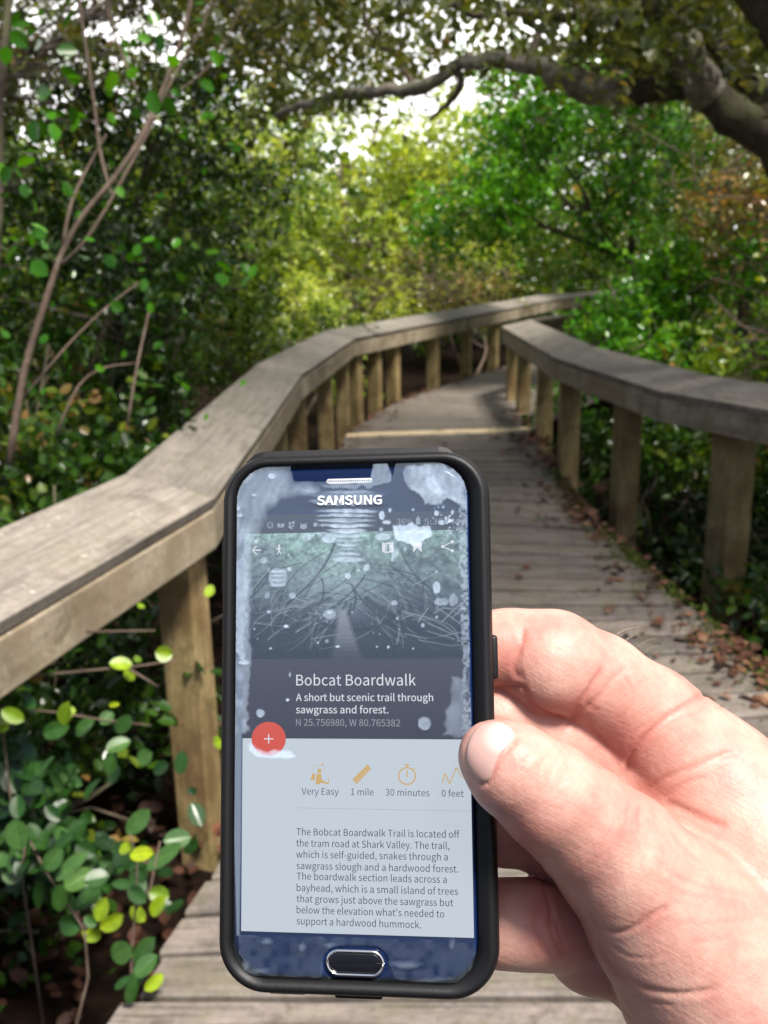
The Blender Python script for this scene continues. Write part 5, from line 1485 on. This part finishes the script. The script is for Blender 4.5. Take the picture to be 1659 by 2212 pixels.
    n_.links.new(c, p_.inputs['Base Color'])
    p_.inputs['Roughness'].default_value = 0.48
    p_.inputs['Specular IOR Level'].default_value = 0.4
    p_.inputs['Subsurface Weight'].default_value = 0.22
    p_.inputs['Subsurface Radius'].default_value = (0.006, 0.0022, 0.0012)
    p_.inputs['Subsurface Scale'].default_value = 0.6
    # fine skin relief: stretched cells with small pores
    mp = N(n_, 'ShaderNodeMapping'); mp.inputs['Rotation'].default_value = (0.3, 0.5, 0.8); mp.inputs['Scale'].default_value = (1.0, 0.45, 1.0)
    n_.links.new(g.outputs['Position'], mp.inputs[0])
    wn = N(n_, 'ShaderNodeTexNoise', i_Scale=160.0, i_Detail=2.0); n_.links.new(g.outputs['Position'], wn.inputs['Vector'])
    mv = N(n_, 'ShaderNodeVectorMath', operation='MULTIPLY_ADD')
    n_.links.new(wn.outputs['Color'], mv.inputs[0]); mv.inputs[1].default_value = (0.003, 0.003, 0.003); n_.links.new(mp.outputs[0], mv.inputs[2])
    vo = N(n_, 'ShaderNodeTexVoronoi', i_Scale=800.0); vo.feature = 'DISTANCE_TO_EDGE'
    n_.links.new(mv.outputs[0], vo.inputs['Vector'])
    cl = ramp(n_, vo.outputs['Distance'], [(0.0, (0, 0, 0)), (0.16, (1, 1, 1))])
    b = N(n_, 'ShaderNodeBump', i_Strength=0.10, i_Distance=0.0002)
    n_.links.new(cl.outputs[0], b.inputs['Height'])
    b2 = N(n_, 'ShaderNodeBump', i_Strength=0.22, i_Distance=0.0005)
    n_.links.new(n2.outputs[0], b2.inputs['Height']); n_.links.new(b.outputs[0], b2.inputs['Normal'])
    prev = b2
    hc = attr(n_, 'hc')
    for rz, sx, sy, st in ((0.5, 900, 150, 0.20), (-0.6, 700, 130, 0.18), (1.35, 420, 70, 0.20)):
        mq = N(n_, 'ShaderNodeMapping'); mq.vector_type = 'TEXTURE'; mq.inputs['Rotation'].default_value = (0, 0, rz)
        n_.links.new(hc.outputs['Vector'], mq.inputs[0])
        mq2 = N(n_, 'ShaderNodeMapping'); mq2.inputs['Scale'].default_value = (sy, sx, 120)
        n_.links.new(mq.outputs[0], mq2.inputs[0])
        nq = N(n_, 'ShaderNodeTexNoise', i_Scale=1.0, i_Detail=2.0, i_Roughness=0.5, i_Distortion=0.6)
        n_.links.new(mq2.outputs[0], nq.inputs['Vector'])
        bq = N(n_, 'ShaderNodeBump', i_Strength=st, i_Distance=0.0006)
        n_.links.new(nq.outputs[0], bq.inputs['Height']); n_.links.new(prev.outputs[0], bq.inputs['Normal'])
        prev = bq
    n_.links.new(prev.outputs[0], p_.inputs['Normal'])
    o = npmesh('person', Wd - loc, F[:, ::-1] if False else F, m, None, True, {'red': ('FLOAT', np.clip(red, 0, 1)), 'hc': ('FLOAT_VECTOR', V)})
    import bmesh
    bm = bmesh.new(); bm.from_mesh(o.data); bmesh.ops.recalc_face_normals(bm, faces=bm.faces); bm.to_mesh(o.data); bm.free()
    o.location = loc
    tag(o, 'bare right hand with thumb on the screen side, gripping the phone', 'person')

    # ---- thumbnail: a thin curved plate laid on the thumb
    poly = np.array(HAND['nail'], float); poly = np.c_[983 + poly[:, 0] * 0.4333, 1254 + poly[:, 1] * 0.4333]
    for _ in range(3):
        Q = []
        for i in range(len(poly)):
            a, b_ = poly[i], poly[(i + 1) % len(poly)]; Q += [a * 0.75 + b_ * 0.25, a * 0.25 + b_ * 0.75]
        poly = np.array(Q)
    ctr = poly.mean(0)
    def hit(px, py):
        d = np.stack([(px - PCX) / FPX, (py - PCY) / FPX, np.ones_like(px)], 1)
        t = np.full(len(px), 0.20)
        for _ in range(60): t += np.clip(field(d * t[:, None]), -0.01, 0.01) * 0.9
        return d * t[:, None]
    rings = np.linspace(0, 1, 15)[1:]
    pts = [ctr[None]] + [ctr + (poly - ctr) * r for r in rings]
    allp = np.concatenate(pts); H3 = hit(allp[:, 0], allp[:, 1]); Ng = grad(H3)
    nr = len(poly); rr_ = np.concatenate([[0]] + [np.full(nr, r) for r in rings])
    lift = 0.0007 * np.sqrt(np.clip(1 - rr_ ** 5, 0, 1)) - 0.00035 * (rr_ > 0.985)
    T3 = H3 + Ng * lift[:, None]
    Tw = CP + T3[:, :1] * Rv - T3[:, 1:2] * Uv + T3[:, 2:3] * Fv
    fs = [(0, 1 + i, 1 + (i + 1) % nr, 0) for i in range(nr)]
    mb = MB(); tri = [(0, 1 + (i + 1) % nr, 1 + i) for i in range(nr)]
    for k in range(len(rings) - 1):
        a0 = 1 + k * nr; b0 = a0 + nr
        tri += [(a0 + i, a0 + (i + 1) % nr, b0 + (i + 1) % nr, b0 + i) for i in range(nr)]
    tcx, tcy = 983 + 240 * 0.4333, 1254 + 790 * 0.4333
    moon = np.clip(1.1 - np.hypot((allp[:, 0] - tcx) / 42, (allp[:, 1] - tcy) / 36), 0, 1)
    rim = np.clip((rr_ - 0.9) * 10, 0, 1) * (allp[:, 0] < ctr[0] + 5)
    mb.add(Tw - loc, tri, [(a, b_, 0) for a, b_ in zip(moon, rim)])
    m, n_, p_, o_ = new_mat('nail')
    gc = attr(n_, 'gc'); sp = n_.nodes.new('ShaderNodeSeparateXYZ'); n_.links.new(gc.outputs['Vector'], sp.inputs[0])
    c = mixc(n_, sp.outputs[0], (0.50, 0.31, 0.275), (0.60, 0.52, 0.50)); c = mixc(n_, sp.outputs[1], c, (0.6, 0.5, 0.36))
    n_.links.new(c, p_.inputs['Base Color']); p_.inputs['Roughness'].default_value = 0.3; p_.inputs['Subsurface Weight'].default_value = 0.1
    p_.inputs['Subsurface Radius'].default_value = (0.003, 0.001, 0.0006)
    nl = mb.build('thumbnail', m, o, True)
    # ---- a few fine hairs on the back of the index knuckle
    mb = MB()
    for x, y, dx, dy, L_ in ((800, 260, 60, -60, 1.3), (760, 235, 40, -70, 1.5), (850, 290, 25, -50, 1.0), (905, 320, 60, -70, 1.0), (925, 330, 20, -75, 1.0), (950, 345, 40, -55, .8), (700, 212, 30, -30, .8), (940, 335, 75, -35, .9)):
        q = hit(np.array([983 + x * .4333]), np.array([1254 + (y + 14) * .4333]))[0]
        z = q[2]; pts_ = []
        for t in np.linspace(0, 1, 7):
            s = t * L_
            pts_.append(K(983 + (x + dx * s + 30 * s * s) * .4333, 1254 + (y + 14 + dy * s * (1 - 0.35 * s)) * .4333, z + 0.002 * s))
        pts_ = np.array(pts_); Wp = CP + pts_[:, :1] * Rv - pts_[:, 1:2] * Uv + pts_[:, 2:3] * Fv
        mb.tube(Wp - loc, np.linspace(0.00007, 0.00003, 7), 4)
    h_ = mb.build('hair', simple('fair_hair', (0.5, 0.36, 0.22), 0.4), o, True); h_['kind'] = 'stuff'
HANDSPEC = {
 'palm': [
    [(1475, 1650, .287, 112), (1560, 1790, .285, 150), (1660, 1950, .278, 215), (1800, 2200, .262, 265), (2150, 2900, .215, 300)],
    [(1400, 1760, .296, 95), (1440, 1900, .292, 120), (1480, 2060, .285, 150), (1660, 2260, .27, 230)],
    [(1560, 1700, .285, 120), (1690, 1860, .28, 150), (1760, 2050, .275, 200)],
 ],
 'fingers': [
    # index
    ([(930, 1402, .2745, 66), (1090, 1403, .2765, 82), (1130, 1405, .2765, 82), (1195, 1428, .275, 106), (1290, 1475, .280, 104), (1400, 1560, .286, 118), (1500, 1665, .289, 125)], 0.010),
    # middle
    ([(930, 1555, .2755, 66), (1080, 1552, .2790, 84), (1200, 1590, .2830, 92), (1330, 1665, .290, 100), (1450, 1760, .292, 110)], 0.009),
    # ring
    ([(920, 1775, .2730, 64), (1080, 1778, .2760, 84), (1190, 1800, .282, 88), (1300, 1850, .288, 95), (1420, 1900, .29, 110)], 0.008),
    # little
    ([(930, 1985, .2665, 66), (1080, 1994, .2690, 86), (1140, 1996, .2700, 88), (1195, 2005, .2735, 82), (1265, 2010, .281, 92), (1380, 2050, .285, 110)], 0.008),
    # thumb
    ([(1068, 1634, .2385, 78), (1110, 1664, .2390, 96), (1190, 1722, .2420, 112), (1260, 1780, .246, 120), (1335, 1850, .251, 138), (1440, 1975, .256, 170), (1560, 2110, .262, 230)], 0.006),
 ],
 'pads': [(1185, 1436, .2735, 100, .003), (1240, 1975, .285, 75, .004), (1268, 2075, .280, 62, .008), (1430, 1790, .278, 40, .010)],
 'folds': [
    ([(330, 235), (345, 300), (300, 380), (290, 440), (330, 500)], 7, .55, .75), ([(355, 240), (320, 330), (318, 420), (350, 510)], 4, .3, .5),
    ([(190, 536), (260, 530), (345, 520), (365, 600), (440, 660), (575, 700)], 5, .9, .8),
    ([(745, 420), (700, 500), (640, 580), (600, 640), (580, 700)], 6, .6, .65), ([(700, 470), (660, 540), (650, 620), (720, 650)], 4, .35, .5),
    ([(530, 780), (545, 740), (580, 700), (640, 640), (700, 600), (790, 480), (860, 430)], 5, .45, .5),
    ([(840, 1005), (850, 940), (880, 860), (940, 790), (1040, 690), (1130, 640), (1230, 570), (1330, 540)], 7, .9, .7),
    ([(840, 1000), (800, 900), (760, 830), (700, 760), (650, 700)], 6, .5, .5),
    ([(940, 1070), (1000, 1010), (1100, 960), (1200, 930), (1300, 880), (1420, 850)], 7, .5, .45),
    ([(1040, 1110), (1110, 1130), (1200, 1170), (1290, 1215), (1360, 1230)], 9, .8, .5),
    ([(1020, 1090), (1080, 1060), (1150, 1000), (1260, 980)], 5, .4, .4),
    ([(850, 840), (900, 740), (960, 720), (1020, 660)], 4, .35, .4), ([(1000, 760), (1100, 700), (1230, 660), (1400, 600)], 4, .3, .3),
    ([(900, 520), (1000, 480), (1100, 470), (1250, 430)], 3, .25, .25), ([(820, 440), (900, 560), (880, 640), (800, 700)], 3, .25, .3),
    ([(300, 770), (290, 815), (240, 862), (212, 900), (190, 960), (160, 1015), (120, 1012)], 5, .75, .55), ([(128, 702), (190, 684), (262, 706), (305, 760)], 4, .45, .3),
    # thumb knuckle and base wrinkles
    ([(395, 850), (340, 930), (330, 1000), (350, 1060)], 4, .3, .15), ([(470, 860), (420, 930), (400, 1010), (420, 1080)], 4, .35, .2), ([(520, 880), (480, 950), (450, 1030), (455, 1100)], 4, .3, .15),
    ([(430, 830), (370, 870), (320, 930)], 3, .25, .15), ([(560, 920), (530, 1000), (500, 1080)], 3, .2, .12), ([(290, 930), (270, 1000), (290, 1060)], 3, .2, .1),
    ([(930, 1120), (920, 1200), (930, 1280), (980, 1360)], 6, .5, .25), ([(1010, 1130), (1000, 1200), (1030, 1280), (1080, 1330)], 6, .5, .3), ([(880, 1110), (850, 1180), (860, 1260)], 4, .35, .2),
    ([(1060, 1170), (1080, 1260), (1150, 1350), (1250, 1420)], 5, .35, .3), ([(790, 1190), (780, 1290), (740, 1380)], 4, .25, .15),
    ([(1000, 1400), (1100, 1480), (1250, 1540), (1400, 1560), (1560, 1590)], 5, .3, .3), ([(900, 1420), (1000, 1500), (1120, 1560), (1300, 1600)], 4, .25, .25),
    ([(1150, 1380), (1300, 1440), (1450, 1470), (1560, 1480)], 4, .25, .25),
    ([(665, 1620), (680, 1690), (730, 1740), (830, 1760), (930, 1710), (1010, 1650), (1080, 1620)], 6, .65, .4),
    ([(700, 1760), (730, 1850), (800, 1950), (900, 2020), (1050, 2060), (1200, 2060), (1330, 2030)], 7, .7, .35),
    ([(690, 1700), (740, 1790), (840, 1870), (960, 1890), (1080, 1850)], 4, .35, .25), ([(740, 1960), (800, 2080), (880, 2200)], 6, .7, .4), ([(850, 2040), (950, 2100), (1100, 2120)], 4, .3, .25),
    ([(1050, 1690), (1200, 1720), (1400, 1700), (1560, 1660)], 4, .25, .25), ([(1150, 1800), (1300, 1800), (1450, 1760), (1560, 1740)], 4, .2, .2),
    # folds of the lower fingers
    ([(440, 1590), (405, 1650), (400, 1740), (430, 1830), (480, 1880)], 6, .6, .8), ([(480, 1600), (470, 1700), (500, 1800), (545, 1890)], 5, .8, .9),
    ([(420, 1400), (440, 1500), (470, 1620), (520, 1760), (560, 1880)], 5, .6, .6),
 ],
 'blush_shade': [(250, 430, 90, 120, .45), (600, 640, 120, 70, .45), (880, 780, 160, 160, .35), (1000, 1040, 180, 90, .45), (350, 1290, 180, 130, .55), (430, 1700, 90, 170, .5), (580, 1750, 120, 300, .5),
           (420, 640, 120, 60, .2), (1350, 1450, 260, 160, .22), (1400, 1750, 260, 220, .18), (700, 1150, 200, 80, .12), (965, 1725, 14, 11, .5), (720, 2100, 150, 150, .4), (210, 1720, 60, 170, .15)],
 'nail': [(52, 850), (66, 790), (100, 735), (150, 700), (210, 692), (262, 715), (296, 750), (300, 785), (262, 830), (225, 870), (200, 925), (180, 980), (150, 1014), (115, 1000), (80, 955), (56, 905)],
}
build_hand()
